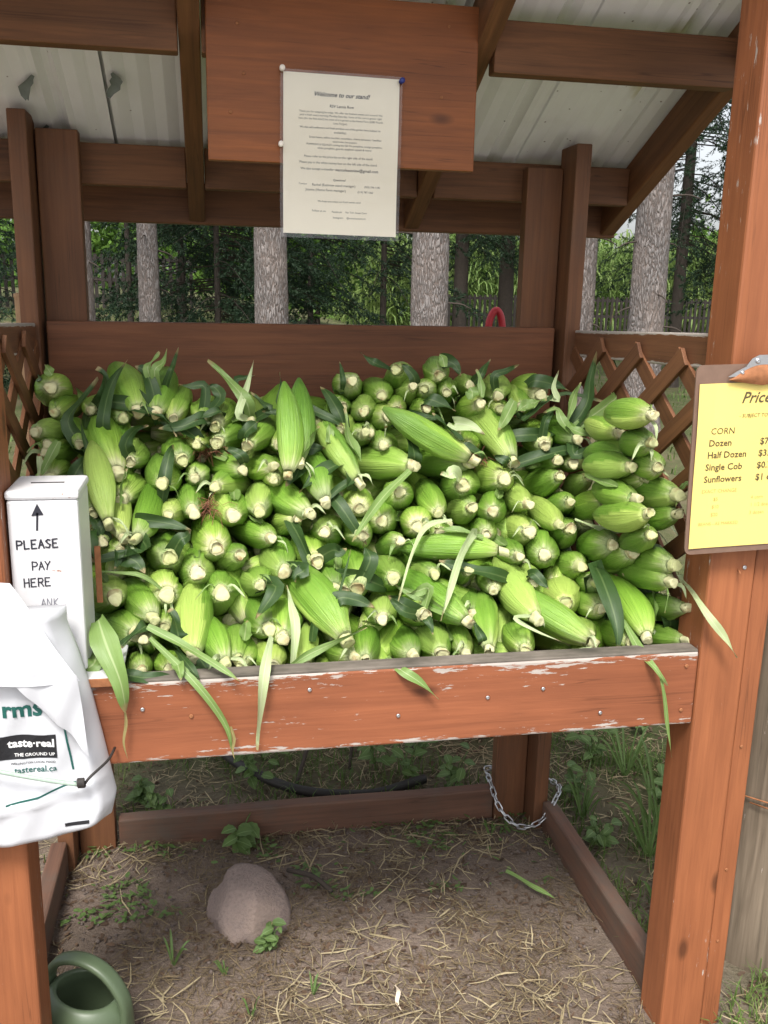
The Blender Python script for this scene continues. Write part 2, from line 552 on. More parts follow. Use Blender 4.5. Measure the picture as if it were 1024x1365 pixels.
def m_foliage(name, a, b, c3, scale=3.0, tr=0.2, rough=0.55):
    t = NT(name)
    v = t.coord()
    n = t.noise(v, scale, 3)
    n2 = t.noise(v, scale * 9, 3)
    c = t.mix(t.ramp(n, [(0.35, 0), (0.65, 1)]), a, b)
    c = t.mix(t.ramp(n2, [(0.5, 0), (0.75, 0.8)]), c, c3)
    m_ = t.done(c, rough, None, 0.25)
    tn = t.new('ShaderNodeBsdfTranslucent'); t.l.new(c, tn.inputs['Color'])
    mx = t.new('ShaderNodeMixShader'); mx.inputs[0].default_value = tr
    t.l.new(t.b.outputs[0], mx.inputs[1]); t.l.new(tn.outputs[0], mx.inputs[2]); t.l.new(mx.outputs[0], t.out.inputs['Surface'])
    return m_


M['needle'] = m_foliage('spruce_needles', (0.013, 0.031, 0.015), (0.026, 0.052, 0.025), (0.045, 0.078, 0.036), 3)
M['broad'] = m_foliage('broad_leaves', (0.06, 0.14, 0.025), (0.13, 0.24, 0.04), (0.2, 0.31, 0.07), 1.2, 0.35)
M['field'] = m_foliage('field_corn_leaves', (0.12, 0.20, 0.05), (0.20, 0.28, 0.08), (0.28, 0.33, 0.13), 0.8, 0.35)
M['grass'] = m_foliage('grass_blades', (0.06, 0.12, 0.025), (0.12, 0.19, 0.045), (0.22, 0.22, 0.09), 4, 0.3)
M['straw'] = m_foliage('dry_straw', (0.125, 0.09, 0.052), (0.23, 0.175, 0.10), (0.065, 0.046, 0.03), 30, 0.15, 0.8)
M['deadgrass'] = m_foliage('dead_grass_blades', (0.30, 0.24, 0.14), (0.42, 0.35, 0.22), (0.18, 0.16, 0.08), 12, 0.2, 0.8)
M['litter'] = m_foliage('dead_leaf_bits', (0.075, 0.047, 0.031), (0.14, 0.09, 0.058), (0.045, 0.032, 0.024), 20, 0.1, 0.8)
M['fence'] = plain('dark_fence_wood', (0.026, 0.021, 0.018), 0.85, 0.3, 20)
M['twig'] = plain('dark_twig', (0.05, 0.038, 0.03), 0.85, 0.3, 30)  # one dark brown for sticks, boughs, stubs and bush stems


def m_ground():
    t = NT('ground')
    v = t.coord()
    n1 = t.noise(v, 2.2, 5, 0.6)
    n2 = t.noise(v, 26, 6, 0.7)
    n3 = t.noise(v, 120, 4, 0.7)
    soil = t.mix(n2, (0.095, 0.069, 0.054), (0.25, 0.194, 0.158))
    soil = t.mix(t.ramp(n3, [(0.5, 0), (0.8, 0.6)]), soil, (0.28, 0.235, 0.205))
    vo = t.new('ShaderNodeTexVoronoi', Scale=70.0); t.l.new(v, vo.inputs['Vector'])
    soil = t.mix(t.ramp(n1, [(0.42, 0), (0.66, 0.5)]), soil, (0.075, 0.058, 0.04))
    grass = t.mix(n2, (0.035, 0.05, 0.02), (0.11, 0.12, 0.052))
    grass = t.mix(t.ramp(n1, [(0.45, 0.0), (0.7, 0.75)]), grass, (0.17, 0.13, 0.088))
    o = t.sep(v)
    # trodden soil inside and before the stand, rougher lawn outside it
    gy = t.ramp(t.math('ADD', o[1], t.math('MULTIPLY', n2, 0.15)), [(0.0, 0.0), (1.0, 1.0)])
    fy = t.math('SMOOTH_MAX', t.math('MULTIPLY', t.math('SUBTRACT', o[1], 2.2), 2.0), t.math('MULTIPLY', t.math('SUBTRACT', o[0], 0.86), 2.5))
    fy = t.math('ADD', fy, t.math('MULTIPLY', t.math('SUBTRACT', n1, 0.5), 1.5), True)
    c = t.mix(fy, soil, grass)
    bounce_gravel = t.math('ADD', t.math('MULTIPLY', t.math('SUBTRACT', 0.75, o[1]), 2.0), t.math('MULTIPLY', t.math('SUBTRACT', n1, 0.5), 1.2), True)
    c = t.mix(bounce_gravel, c, t.mix(n3, (0.26, 0.25, 0.235), (0.46, 0.44, 0.42)))      # unseen pale gravel added to bounce light up under the roof
    h = t.math('ADD', t.math('ADD', n2, t.math('MULTIPLY', n3, 0.5)), t.math('MULTIPLY', t.noise(v, 9, 5, 0.7), 1.5))
    return t.done(c, 0.95, t.bump(h, 0.8, 0.014), 0.1)


M['ground'] = m_ground()


def m_stone():
    t = NT('pink_fieldstone')
    v = t.coord()
    n = t.noise(v, 9, 6, 0.65)
    f = t.noise(v, 150, 4, 0.7)
    c = t.mix(n, (0.19, 0.145, 0.13), (0.30, 0.235, 0.205))
    c = t.mix(t.ramp(f, [(0.45, 0), (0.7, 0.6)]), c, (0.13, 0.105, 0.10))
    c = t.mix(t.ramp(t.noise(v, 6, 3), [(0.52, 0), (0.66, 0.5)]), c, (0.29, 0.22, 0.18))
    return t.done(c, 0.9, t.bump(t.math('ADD', n, t.math('MULTIPLY', f, 0.5)), 0.9, 0.010), 0.2)


M['stone'] = m_stone()
# ear: stalk-end position, direction from stalk to tip, diameter (metres)
EARS = [
 (-0.312,1.905,1.232,-0.077,0.989,-0.126,0.0743), (-0.301,1.869,1.186,0.025,0.999,-0.032,0.054),
 (-0.325,1.788,1.162,0.086,0.989,-0.124,0.0571), (-0.31,1.788,1.122,0.08,0.987,-0.138,0.054),
 (-0.233,1.877,1.19,0.011,0.998,-0.055,0.0547), (-0.171,1.863,1.175,-0.129,0.992,-0.008,0.0587),
 (-0.14,1.859,1.187,-0.224,0.942,0.25,0.076), (-0.109,1.857,1.185,0.105,0.945,0.31,0.0665),
 (-0.248,1.8,1.134,-0.115,0.99,0.075,0.054), (-0.075,1.848,1.176,0.093,0.989,0.119,0.054),
 (-0.175,1.758,1.082,-0.286,0.863,0.417,0.0749), (-0.157,1.792,1.102,0.091,0.996,-0.014,0.0613),
 (-0.057,1.791,1.105,-0.112,0.993,-0.036,0.0697), (-0.093,1.738,1.069,-0.078,0.994,-0.074,0.0702),
 (-0.167,1.716,1.043,0.032,0.999,-0.025,0.0719), (-0.038,1.717,1.018,-0.108,0.994,-0.009,0.0676),
 (-0.184,1.648,1.011,-0.228,0.74,0.633,0.054), (-0.159,1.646,0.984,-0.242,0.881,0.408,0.054),
 (-0.14,1.642,0.985,0.189,0.941,0.282,0.054), (-0.22,1.708,1.022,-0.182,0.981,-0.059,0.054),
 (-0.2,1.667,0.978,-0.127,0.986,-0.112,0.054), (-0.166,1.641,0.968,-0.11,0.979,-0.172,0.054),
 (-0.297,1.751,1.081,-0.115,0.99,-0.083,0.065), (-0.084,1.696,1.018,0.004,0.988,-0.153,0.054),
 (-0.308,1.801,1.136,-0.083,0.99,-0.11,0.054), (-0.03,1.809,1.132,0.075,0.996,-0.038,0.054),
 (-0.034,1.767,1.073,0.018,0.995,-0.093,0.054), (-0.019,1.849,1.176,0.086,0.986,0.139,0.054),
 (0.005,1.846,1.161,0.213,0.969,0.122,0.0625), (0.009,1.826,1.13,0.222,0.974,0.048,0.073),
 (0.077,1.854,1.168,0.063,0.985,0.158,0.054), (0.066,1.794,1.128,0.332,0.933,0.14,0.0648),
 (0.14,1.712,1.081,0.106,0.6,0.793,0.054), (0.166,1.738,1.102,0.07,0.724,0.686,0.054),
 (0.213,1.837,1.166,0.031,0.997,-0.068,0.054), (0.288,1.906,1.246,0.111,0.967,-0.23,0.0649),
 (0.27,1.885,1.198,0.007,0.99,-0.141,0.054), (0.308,1.86,1.187,0.087,0.996,-0.035,0.054),
 (0.308,1.831,1.147,-0.044,0.983,-0.178,0.0584), (0.255,1.825,1.154,0.156,0.983,-0.093,0.054),
 (0.06,1.776,1.085,-0.363,0.93,-0.063,0.054), (0.118,1.765,1.093,-0.238,0.962,-0.134,0.056),
 (0.116,1.747,1.071,0.085,0.995,-0.059,0.054), (0.002,1.748,1.06,0.272,0.947,-0.169,0.0599),
 (0.035,1.695,1.014,-0.024,0.992,-0.124,0.0794), (0.085,1.707,1.018,0.052,0.999,-0.011,0.0673),
 (0.182,1.687,1.014,-0.414,0.903,0.115,0.0611), (0.212,1.695,1.033,-0.101,0.919,0.381,0.0608),
 (0.284,1.73,1.062,-0.407,0.715,0.568,0.054), (0.277,1.702,1.02,0.081,0.994,-0.07,0.0636),
 (0.129,1.822,1.125,0.108,0.994,0.019,0.054), (0.391,1.931,1.271,0.229,0.938,-0.259,0.071),
 (0.354,1.893,1.218,0.046,0.998,-0.039,0.0649), (0.423,1.904,1.236,0.041,0.985,-0.169,0.0563),
 (0.444,1.89,1.232,0.237,0.964,-0.12,0.054), (0.48,1.911,1.259,0.103,0.994,0.047,0.0615),
 (0.494,1.904,1.224,0.23,0.972,-0.047,0.0592), (0.55,1.913,1.239,0.169,0.977,-0.127,0.0574),
 (0.606,1.891,1.214,0.227,0.971,0.071,0.0669), (0.651,1.862,1.196,0.268,0.963,-0.003,0.0618),
 (0.702,1.882,1.219,0.058,0.998,0.033,0.0677), (0.36,1.853,1.181,0.005,0.982,-0.187,0.0638),
 (0.382,1.881,1.191,0.131,0.988,-0.087,0.054), (0.32,1.843,1.147,0.018,0.985,-0.169,0.054),
 (0.343,1.81,1.125,0.166,0.982,-0.091,0.0626), (0.313,1.866,1.19,0.145,0.988,-0.051,0.0548),
 (0.444,1.867,1.193,0.106,0.984,-0.144,0.054), (0.4,1.763,1.091,-0.527,0.85,0.005,0.068),
 (0.525,1.761,1.1,-0.851,0.276,0.447,0.0597), (0.519,1.776,1.094,-0.347,0.923,-0.166,0.066),
 (0.562,1.867,1.203,0.049,0.966,-0.254,0.0705), (0.609,1.774,1.089,-0.092,0.881,0.465,0.0761),
 (0.603,1.866,1.192,0.249,0.963,-0.103,0.054), (0.502,1.838,1.147,0.242,0.952,-0.185,0.054),
 (0.522,1.817,1.125,0.291,0.951,-0.102,0.054), (0.494,1.744,1.053,0.238,0.941,-0.24,0.084),
 (0.587,1.753,1.064,0.103,0.979,-0.178,0.0812), (0.364,1.743,1.042,0.176,0.956,-0.237,0.0698),
 (0.436,1.698,1.008,0.079,0.997,0.017,0.0561), (0.507,1.716,1.014,0.098,0.957,-0.272,0.0659),
 (0.545,1.694,1.01,0.266,0.953,-0.147,0.0656), (0.624,1.712,1.019,0.062,0.988,-0.144,0.054),
 (0.687,1.809,1.121,0.195,0.979,0.055,0.0657), (0.754,1.787,1.138,-0.059,0.998,-0.017,0.0604),
 (0.712,1.784,1.095,0.037,0.988,-0.153,0.0653), (0.746,1.788,1.086,0.294,0.954,-0.062,0.0659),
 (0.732,1.425,1.238,0.05,0.992,-0.118,0.054), (0.763,1.615,1.177,0.15,0.983,-0.107,0.054),
 (0.747,1.45,1.186,0.157,0.977,-0.145,0.054), (0.77,1.568,1.141,-0.002,0.994,-0.107,0.054),
 (0.745,1.513,1.133,-0.038,0.975,-0.217,0.0584), (0.779,1.522,1.109,0.157,0.96,-0.231,0.054),
 (0.761,1.45,1.142,0.298,0.947,-0.12,0.054), (0.807,1.45,1.093,0.058,0.985,-0.161,0.0689),
 (0.712,1.767,1.066,-0.052,0.936,-0.349,0.0644), (0.772,1.765,1.062,0.174,0.944,-0.281,0.054),
 (0.749,1.492,1.077,-0.027,0.991,-0.13,0.054), (0.761,1.642,1.039,0.096,0.943,-0.32,0.0576),
 (0.712,1.708,1.02,0.162,0.961,-0.225,0.0544), (-0.078,1.632,0.955,-0.096,0.963,-0.251,0.084),
 (-0.032,1.603,0.934,-0.025,0.962,-0.271,0.0803), (0.01,1.58,0.902,-0.02,0.944,-0.328,0.0837),
 (0.002,1.648,0.966,-0.081,0.986,-0.144,0.0778), (-0.083,1.564,0.908,-0.086,0.963,-0.254,0.084),
 (-0.17,1.566,0.906,-0.205,0.952,-0.226,0.0755), (-0.105,1.523,0.877,-0.302,0.952,0.057,0.0576),
 (-0.132,1.509,0.856,-0.301,0.937,-0.18,0.0737), (-0.039,1.464,0.827,-0.055,0.96,0.275,0.066),
 (-0.121,1.496,0.852,-0.015,0.942,-0.334,0.054), (-0.122,1.449,0.814,-0.176,0.951,-0.253,0.0567),
 (-0.079,1.455,0.812,-0.078,0.954,-0.289,0.054), (0.015,1.447,0.819,-0.169,0.982,0.089,0.054),
 (0.035,1.464,0.817,-0.047,0.997,-0.062,0.057), (-0.199,1.5,0.848,-0.057,0.871,-0.488,0.054),
 (0.047,1.637,0.953,-0.149,0.936,-0.32,0.0612), (-0.088,1.523,0.861,-0.066,0.978,-0.197,0.054),
 (0.107,1.671,0.974,-0.272,0.952,-0.143,0.0581), (0.16,1.704,1.005,-0.221,0.927,-0.305,0.0549),
 (0.207,1.671,0.984,0.168,0.967,-0.193,0.0667), (0.278,1.671,0.976,0.023,0.987,-0.157,0.0629),
 (0.323,1.701,0.994,0.166,0.963,-0.213,0.0684), (0.127,1.612,0.925,-0.027,0.993,-0.113,0.073),
 (0.19,1.638,0.938,-0.049,0.991,-0.123,0.0782), (0.08,1.579,0.912,-0.013,0.989,-0.149,0.0597),
 (0.217,1.585,0.898,0.007,1.0,-0.029,0.054), (0.257,1.583,0.894,0.11,0.992,-0.068,0.0809),
 (0.351,1.656,0.966,-0.032,0.94,-0.339,0.054), (0.327,1.595,0.913,0.094,0.964,-0.248,0.0736),
 (0.297,1.546,0.85,0.119,0.98,-0.16,0.0642), (0.227,1.491,0.829,-0.309,0.876,0.369,0.0751),
 (0.113,1.504,0.836,0.092,0.996,-0.009,0.0698), (0.092,1.53,0.846,-0.136,0.983,-0.125,0.0706),
 (0.147,1.457,0.807,0.082,0.996,0.042,0.054), (0.239,1.484,0.803,-0.125,0.964,-0.236,0.054),
 (0.253,1.462,0.805,0.133,0.988,-0.076,0.054), (0.095,1.452,0.809,-0.027,0.986,-0.165,0.0568),
 (0.039,1.459,0.809,0.046,0.989,-0.137,0.054), (0.231,1.587,0.894,0.123,0.964,-0.236,0.054),
 (0.387,1.67,0.99,0.168,0.973,-0.161,0.072), (0.43,1.668,0.979,0.266,0.92,-0.287,0.0597),
 (0.42,1.647,0.943,0.006,0.979,-0.206,0.0677), (0.408,1.601,0.915,-0.041,0.968,-0.246,0.058),
 (0.447,1.64,0.929,0.057,0.94,-0.336,0.054), (0.476,1.615,0.915,0.032,0.938,-0.345,0.054),
 (0.55,1.621,0.949,-0.932,0.36,0.043,0.0548), (0.527,1.677,0.97,0.239,0.957,-0.167,0.054),
 (0.618,1.68,0.97,0.117,0.967,-0.227,0.0752), (0.637,1.637,0.933,0.281,0.938,-0.204,0.0743),
 (0.582,1.63,0.935,0.099,0.97,-0.221,0.054), (0.602,1.592,0.893,0.136,0.973,-0.189,0.054),
 (0.52,1.586,0.882,0.197,0.979,-0.057,0.054), (0.584,1.514,0.846,-0.095,0.99,0.102,0.0683),
 (0.454,1.51,0.847,-0.474,0.847,0.241,0.061), (0.469,1.552,0.849,0.177,0.98,-0.089,0.054),
 (0.373,1.528,0.859,0.001,0.981,-0.195,0.0681), (0.393,1.476,0.804,0.091,0.982,-0.164,0.0711),
 (0.439,1.483,0.799,0.157,0.98,-0.126,0.056), (0.479,1.469,0.805,0.197,0.935,0.294,0.0578),
 (0.552,1.481,0.8,0.195,0.976,-0.1,0.0651), (0.343,1.485,0.801,0.019,0.988,-0.152,0.0592),
 (0.701,1.674,0.976,0.219,0.912,-0.348,0.0672), (0.752,1.578,0.968,0.11,0.959,-0.262,0.0692),
 (0.783,1.572,0.945,0.171,0.926,-0.337,0.0698), (0.76,1.45,1.022,0.233,0.926,-0.296,0.054),
 (0.709,1.63,0.912,0.167,0.937,-0.307,0.0665), (0.657,1.559,0.86,0.206,0.952,-0.228,0.0769),
 (0.724,1.55,0.848,0.173,0.957,-0.235,0.0606), (0.725,1.585,0.891,0.283,0.91,-0.304,0.0568),
 (0.81,1.451,0.931,0.052,0.985,-0.164,0.0581), (0.813,1.45,0.963,0.039,0.974,-0.223,0.0661),
 (0.848,1.45,0.881,-0.144,0.951,-0.275,0.054), (0.854,1.45,0.817,-0.175,0.953,-0.247,0.0557),
 (0.764,1.433,0.83,0.14,0.948,0.287,0.0585), (0.687,1.48,0.806,-0.607,0.755,0.247,0.0665),
 (0.69,1.518,0.811,0.216,0.949,-0.228,0.0553), (0.744,1.454,0.816,0.133,0.969,-0.209,0.0585),
 (0.796,1.529,0.819,0.128,0.971,-0.203,0.054), (0.747,1.436,1.064,-0.007,0.95,-0.311,0.054),
 (0.809,1.45,1.059,0.058,0.959,-0.276,0.054), (0.681,1.682,0.982,0.096,0.992,-0.084,0.054),
 (0.812,1.528,1.027,0.045,0.975,-0.216,0.054),
]
# leaf blade: points along its midrib, width, colour kind
LEAVES = [
([(-0.112,1.47,0.885),(-0.055,1.44,0.861),(-0.002,1.4,0.84),(0.035,1.37,0.821)],0.016,'mid'),
([(-0.108,1.46,0.869),(-0.036,1.39,0.816),(0.01,1.385,0.743),(0.021,1.385,0.689)],0.013,'mid'),
([(0.09,1.45,0.865),(0.073,1.385,0.824),(0.065,1.385,0.746),(0.061,1.388,0.691)],0.017,'pale'),
([(0.123,1.54,0.924),(0.129,1.52,0.896),(0.132,1.48,0.867),(0.125,1.45,0.809)],0.017,'pale'),
([(0.257,1.48,0.862),(0.197,1.46,0.844),(0.151,1.45,0.828),(0.122,1.44,0.814)],0.015,'mid'),
([(0.289,1.46,0.812),(0.303,1.4,0.813),(0.333,1.385,0.795),(0.366,1.385,0.763)],0.018,'mid'),
([(0.485,1.62,0.99),(0.457,1.6,0.954),(0.42,1.54,0.905),(0.391,1.49,0.863)],0.019,'pale'),
([(0.452,1.66,1.004),(0.4,1.65,0.995),(0.363,1.6,0.96),(0.318,1.51,0.897)],0.011,'pale'),
([(0.386,1.75,1.085),(0.331,1.71,1.048),(0.288,1.67,1.011),(0.253,1.63,0.975)],0.019,'mid'),
([(0.74,1.49,0.849),(0.747,1.42,0.81),(0.759,1.385,0.793),(0.78,1.38,0.764)],0.016,'mid'),
([(0.723,1.58,0.927),(0.717,1.5,0.896),(0.716,1.45,0.849),(0.71,1.43,0.798)],0.04,'dark'),
([(0.78,1.58,0.911),(0.821,1.55,0.881),(0.844,1.5,0.843)],0.035,'dark'),
([(0.849,1.5,0.928),(0.84,1.385,0.898),(0.871,1.375,0.858),(0.903,1.37,0.814)],0.018,'pale'),
([(0.767,1.385,0.783),(0.781,1.385,0.732),(0.791,1.385,0.68),(0.806,1.385,0.619)],0.008,'mid'),
([(-0.188,1.46,0.904),(-0.172,1.42,0.873),(-0.15,1.38,0.83),(-0.144,1.385,0.776)],0.042,'mid'),
([(-0.146,1.385,0.78),(-0.145,1.385,0.754),(-0.15,1.385,0.722),(-0.145,1.385,0.693)],0.005,'dry'),
([(0.019,1.385,0.738),(0.024,1.385,0.715),(0.021,1.385,0.695),(0.024,1.385,0.679)],0.005,'dry'),
([(-0.068,1.45,0.837),(-0.061,1.4,0.837),(-0.057,1.38,0.826)],0.02,'mid'),
([(-0.029,1.46,0.828),(-0.016,1.44,0.815),(0.001,1.42,0.807)],0.026,'dark'),
([(-0.148,1.42,0.824),(-0.114,1.41,0.82),(-0.067,1.42,0.816)],0.022,'dark'),
([(-0.067,1.46,0.845),(-0.044,1.41,0.835),(-0.026,1.39,0.816)],0.014,'dark'),
([(-0.164,1.922,1.292),(-0.194,1.882,1.246),(-0.207,1.826,1.183)],0.028,'dark'),
([(-0.22,1.893,1.258),(-0.249,1.858,1.219),(-0.272,1.823,1.181)],0.028,'dark'),
([(-0.141,1.842,1.201),(-0.096,1.828,1.186),(-0.067,1.799,1.154)],0.022,'dark'),
([(-0.123,1.901,1.268),(-0.112,1.917,1.286),(-0.1,1.93,1.302)],0.018,'mid'),
([(-0.11,1.898,1.265),(-0.093,1.914,1.283),(-0.086,1.935,1.309)],0.018,'mid'),
([(-0.08,1.901,1.268),(-0.074,1.914,1.284),(-0.063,1.941,1.316)],0.016,'dark'),
([(-0.305,1.893,1.258),(-0.312,1.901,1.267),(-0.32,1.91,1.277)],0.02,'mid'),
([(-0.224,1.909,1.276),(-0.207,1.893,1.258),(-0.209,1.863,1.225)],0.03,'dark'),
([(-0.149,1.911,1.28),(-0.13,1.903,1.271),(-0.116,1.879,1.243)],0.03,'dark'),
([(-0.064,1.882,1.246),(-0.038,1.879,1.243),(-0.011,1.876,1.24)],0.02,'dark'),
([(-0.164,1.785,1.14),(-0.147,1.81,1.166),(-0.122,1.818,1.174)],0.03,'dark'),
([(-0.253,1.737,1.092),(-0.242,1.756,1.111),(-0.228,1.775,1.13)],0.03,'dark'),
([(-0.311,1.732,1.088),(-0.299,1.759,1.114),(-0.284,1.788,1.144)],0.02,'mid'),
([(-0.102,1.812,1.168),(-0.058,1.815,1.171),(-0.019,1.828,1.185)],0.03,'dark'),
([(-0.25,1.828,1.186),(-0.242,1.802,1.158),(-0.231,1.775,1.13)],0.012,'dark'),
([(-0.314,1.729,1.086),(-0.313,1.748,1.104),(-0.316,1.764,1.12)],0.012,'pale'),
([(0.068,1.852,1.212),(0.036,1.885,1.249),(-0.005,1.917,1.287)],0.026,'mid'),
([(0.053,1.831,1.188),(0.072,1.874,1.237),(0.088,1.917,1.288)],0.016,'pale'),
([(0.139,1.847,1.206),(0.143,1.874,1.237),(0.14,1.901,1.269)],0.022,'dark'),
([(0.271,1.887,1.253),(0.27,1.903,1.273),(0.268,1.918,1.291)],0.012,'dark'),
([(-0.032,1.823,1.18),(-0.009,1.834,1.191),(0.017,1.84,1.198)],0.018,'dark'),
([(0.185,1.844,1.203),(0.231,1.831,1.187),(0.264,1.815,1.169)],0.024,'dark'),
([(0.242,1.753,1.102),(0.197,1.735,1.082),(0.162,1.708,1.056)],0.032,'dark'),
([(0.276,1.732,1.078),(0.237,1.713,1.06),(0.198,1.686,1.033)],0.02,'dark'),
([(0.245,1.753,1.102),(0.265,1.751,1.098),(0.268,1.727,1.073)],0.03,'dark'),
([(0.1,1.839,1.197),(0.127,1.838,1.195),(0.154,1.839,1.197)],0.018,'dark'),
([(0.079,1.868,1.231),(0.098,1.855,1.215),(0.114,1.842,1.2)],0.024,'dark'),
([(0.049,1.885,1.249),(0.07,1.893,1.259),(0.09,1.897,1.264)],0.014,'dark'),
([(0.182,1.783,1.134),(0.195,1.78,1.131),(0.222,1.78,1.131)],0.034,'dark'),
([(0.137,1.721,1.07),(0.158,1.735,1.083),(0.166,1.748,1.097)],0.03,'dark'),
([(0.233,1.818,1.172),(0.231,1.802,1.154),(0.226,1.785,1.137)],0.018,'mid'),
([(0.025,1.78,1.133),(0.041,1.775,1.127),(0.056,1.767,1.118)],0.022,'dark'),
([(-0.008,1.879,1.243),(0.009,1.876,1.24),(0.018,1.858,1.219)],0.03,'dark'),
([(0.065,1.804,1.158),(0.079,1.815,1.17),(0.092,1.823,1.179)],0.03,'dark'),
([(0.315,1.933,1.309),(0.331,1.922,1.296),(0.348,1.914,1.286)],0.02,'dark'),
([(0.399,1.915,1.288),(0.412,1.906,1.277),(0.424,1.893,1.26)],0.022,'dark'),
([(0.495,1.919,1.294),(0.516,1.914,1.287),(0.527,1.895,1.264)],0.03,'dark'),
([(0.558,1.902,1.273),(0.563,1.882,1.248),(0.56,1.858,1.218)],0.016,'mid'),
([(0.599,1.922,1.298),(0.582,1.909,1.281),(0.567,1.894,1.263)],0.02,'dark'),
([(0.661,1.913,1.287),(0.63,1.903,1.275),(0.599,1.894,1.263)],0.02,'dark'),
([(0.45,1.858,1.218),(0.477,1.85,1.209),(0.503,1.839,1.196)],0.028,'dark'),
([(0.537,1.874,1.238),(0.541,1.866,1.228),(0.538,1.855,1.215)],0.028,'mid'),
([(0.472,1.828,1.183),(0.437,1.828,1.184),(0.398,1.828,1.184)],0.03,'dark'),
([(0.399,1.815,1.168),(0.38,1.826,1.181),(0.387,1.85,1.209)],0.02,'dark'),
([(0.401,1.769,1.117),(0.398,1.791,1.141),(0.394,1.807,1.159)],0.03,'dark'),
([(0.346,1.812,1.166),(0.371,1.815,1.168),(0.405,1.81,1.162)],0.03,'dark'),
([(0.5,1.791,1.14),(0.512,1.78,1.128),(0.538,1.769,1.115)],0.03,'dark'),
([(0.592,1.759,1.103),(0.579,1.764,1.109),(0.566,1.769,1.115)],0.02,'dark'),
([(0.63,1.834,1.189),(0.652,1.844,1.202),(0.672,1.85,1.208)],0.026,'mid'),
([(0.489,1.906,1.277),(0.488,1.919,1.294),(0.482,1.926,1.302)],0.02,'mid'),
([(0.582,1.804,1.155),(0.607,1.828,1.183),(0.63,1.852,1.212)],0.028,'mid'),
([(0.491,1.815,1.168),(0.526,1.812,1.164),(0.552,1.799,1.149)],0.03,'pale'),
([(0.474,1.737,1.081),(0.459,1.732,1.075),(0.446,1.737,1.081)],0.03,'pale'),
([(0.794,1.847,1.205),(0.818,1.89,1.258),(0.848,1.933,1.314)],0.03,'dark'),
([(0.862,1.852,1.211),(0.874,1.893,1.262),(0.879,1.943,1.328),(0.889,1.952,1.416)],0.024,'dark'),
([(0.646,1.826,1.179),(0.741,1.867,1.23),(0.851,1.851,1.21)],0.016,'dark'),
([(0.725,1.852,1.212),(0.724,1.874,1.238),(0.744,1.901,1.272)],0.014,'pale'),
([(0.732,1.812,1.163),(0.762,1.802,1.15),(0.804,1.791,1.137)],0.02,'mid'),
([(0.744,1.769,1.113),(0.789,1.78,1.125),(0.838,1.791,1.137)],0.024,'dark'),
([(0.69,1.887,1.255),(0.73,1.882,1.248),(0.765,1.871,1.235)],0.03,'dark'),
([(0.69,1.834,1.189),(0.721,1.839,1.195),(0.727,1.82,1.173)],0.02,'mid'),
([(0.739,1.823,1.176),(0.766,1.86,1.221),(0.788,1.882,1.248)],0.018,'mid'),
([(0.859,1.764,1.105),(0.889,1.764,1.105),(0.909,1.756,1.095)],0.018,'mid'),
([(0.65,1.839,1.195),(0.676,1.85,1.208),(0.703,1.855,1.215)],0.022,'mid'),
([(0.852,1.852,1.211),(0.863,1.863,1.225),(0.874,1.871,1.235)],0.03,'mid'),
([(0.693,1.82,1.173),(0.708,1.834,1.189),(0.725,1.85,1.208)],0.02,'dark'),
([(-0.217,1.601,0.966),(-0.172,1.606,0.969),(-0.121,1.617,0.977)],0.03,'dark'),
([(-0.155,1.606,0.969),(-0.137,1.598,0.961),(-0.122,1.579,0.945)],0.04,'dark'),
([(-0.131,1.665,1.021),(-0.08,1.66,1.014),(-0.041,1.649,1.003)],0.026,'dark'),
([(-0.161,1.459,0.854),(-0.141,1.478,0.866),(-0.119,1.494,0.877)],0.024,'dark'),
([(-0.079,1.523,0.897),(-0.07,1.504,0.882),(-0.064,1.48,0.864)],0.03,'dark'),
([(-0.213,1.582,0.95),(-0.168,1.579,0.946),(-0.125,1.574,0.94)],0.008,'mid'),
([(-0.223,1.649,1.008),(-0.216,1.625,0.987),(-0.208,1.598,0.964)],0.03,'dark'),
([(-0.062,1.633,0.989),(-0.05,1.638,0.994),(-0.044,1.649,1.004)],0.03,'dark'),
([(-0.174,1.587,0.953),(-0.169,1.598,0.962),(-0.167,1.614,0.976)],0.02,'dark'),
([(-0.223,1.431,0.816),(-0.209,1.431,0.83),(-0.194,1.437,0.841)],0.03,'mid'),
([(0.106,1.558,0.918),(0.086,1.528,0.894),(0.067,1.507,0.878)],0.034,'dark'),
([(0.215,1.539,0.897),(0.249,1.537,0.894),(0.28,1.524,0.882)],0.034,'dark'),
([(0.143,1.566,0.923),(0.144,1.577,0.932),(0.16,1.585,0.939)],0.03,'dark'),
([(0.216,1.617,0.966),(0.228,1.614,0.963),(0.242,1.62,0.968)],0.03,'dark'),
([(0.251,1.62,0.967),(0.237,1.587,0.938),(0.215,1.539,0.897)],0.006,'dark'),
([(0.274,1.625,0.972),(0.282,1.614,0.961),(0.283,1.598,0.947)],0.03,'dark'),
([(0.308,1.545,0.898),(0.322,1.537,0.891),(0.337,1.528,0.883)],0.03,'dark'),
([(0.341,1.545,0.897),(0.361,1.55,0.9),(0.384,1.553,0.902)],0.022,'mid'),
([(0.309,1.542,0.896),(0.32,1.531,0.886),(0.336,1.518,0.874)],0.02,'dark'),
([(0.461,1.504,0.857),(0.464,1.491,0.846),(0.47,1.475,0.832)],0.016,'dark'),
([(0.536,1.507,0.856),(0.565,1.488,0.839),(0.614,1.47,0.82)],0.008,'pale'),
([(0.374,1.507,0.863),(0.378,1.496,0.854),(0.38,1.482,0.842)],0.016,'dark'),
([(0.598,1.579,0.918),(0.611,1.566,0.905),(0.621,1.554,0.893)],0.022,'dark'),
([(0.704,1.662,0.997),(0.773,1.645,0.977),(0.853,1.648,0.977)],0.016,'pale'),
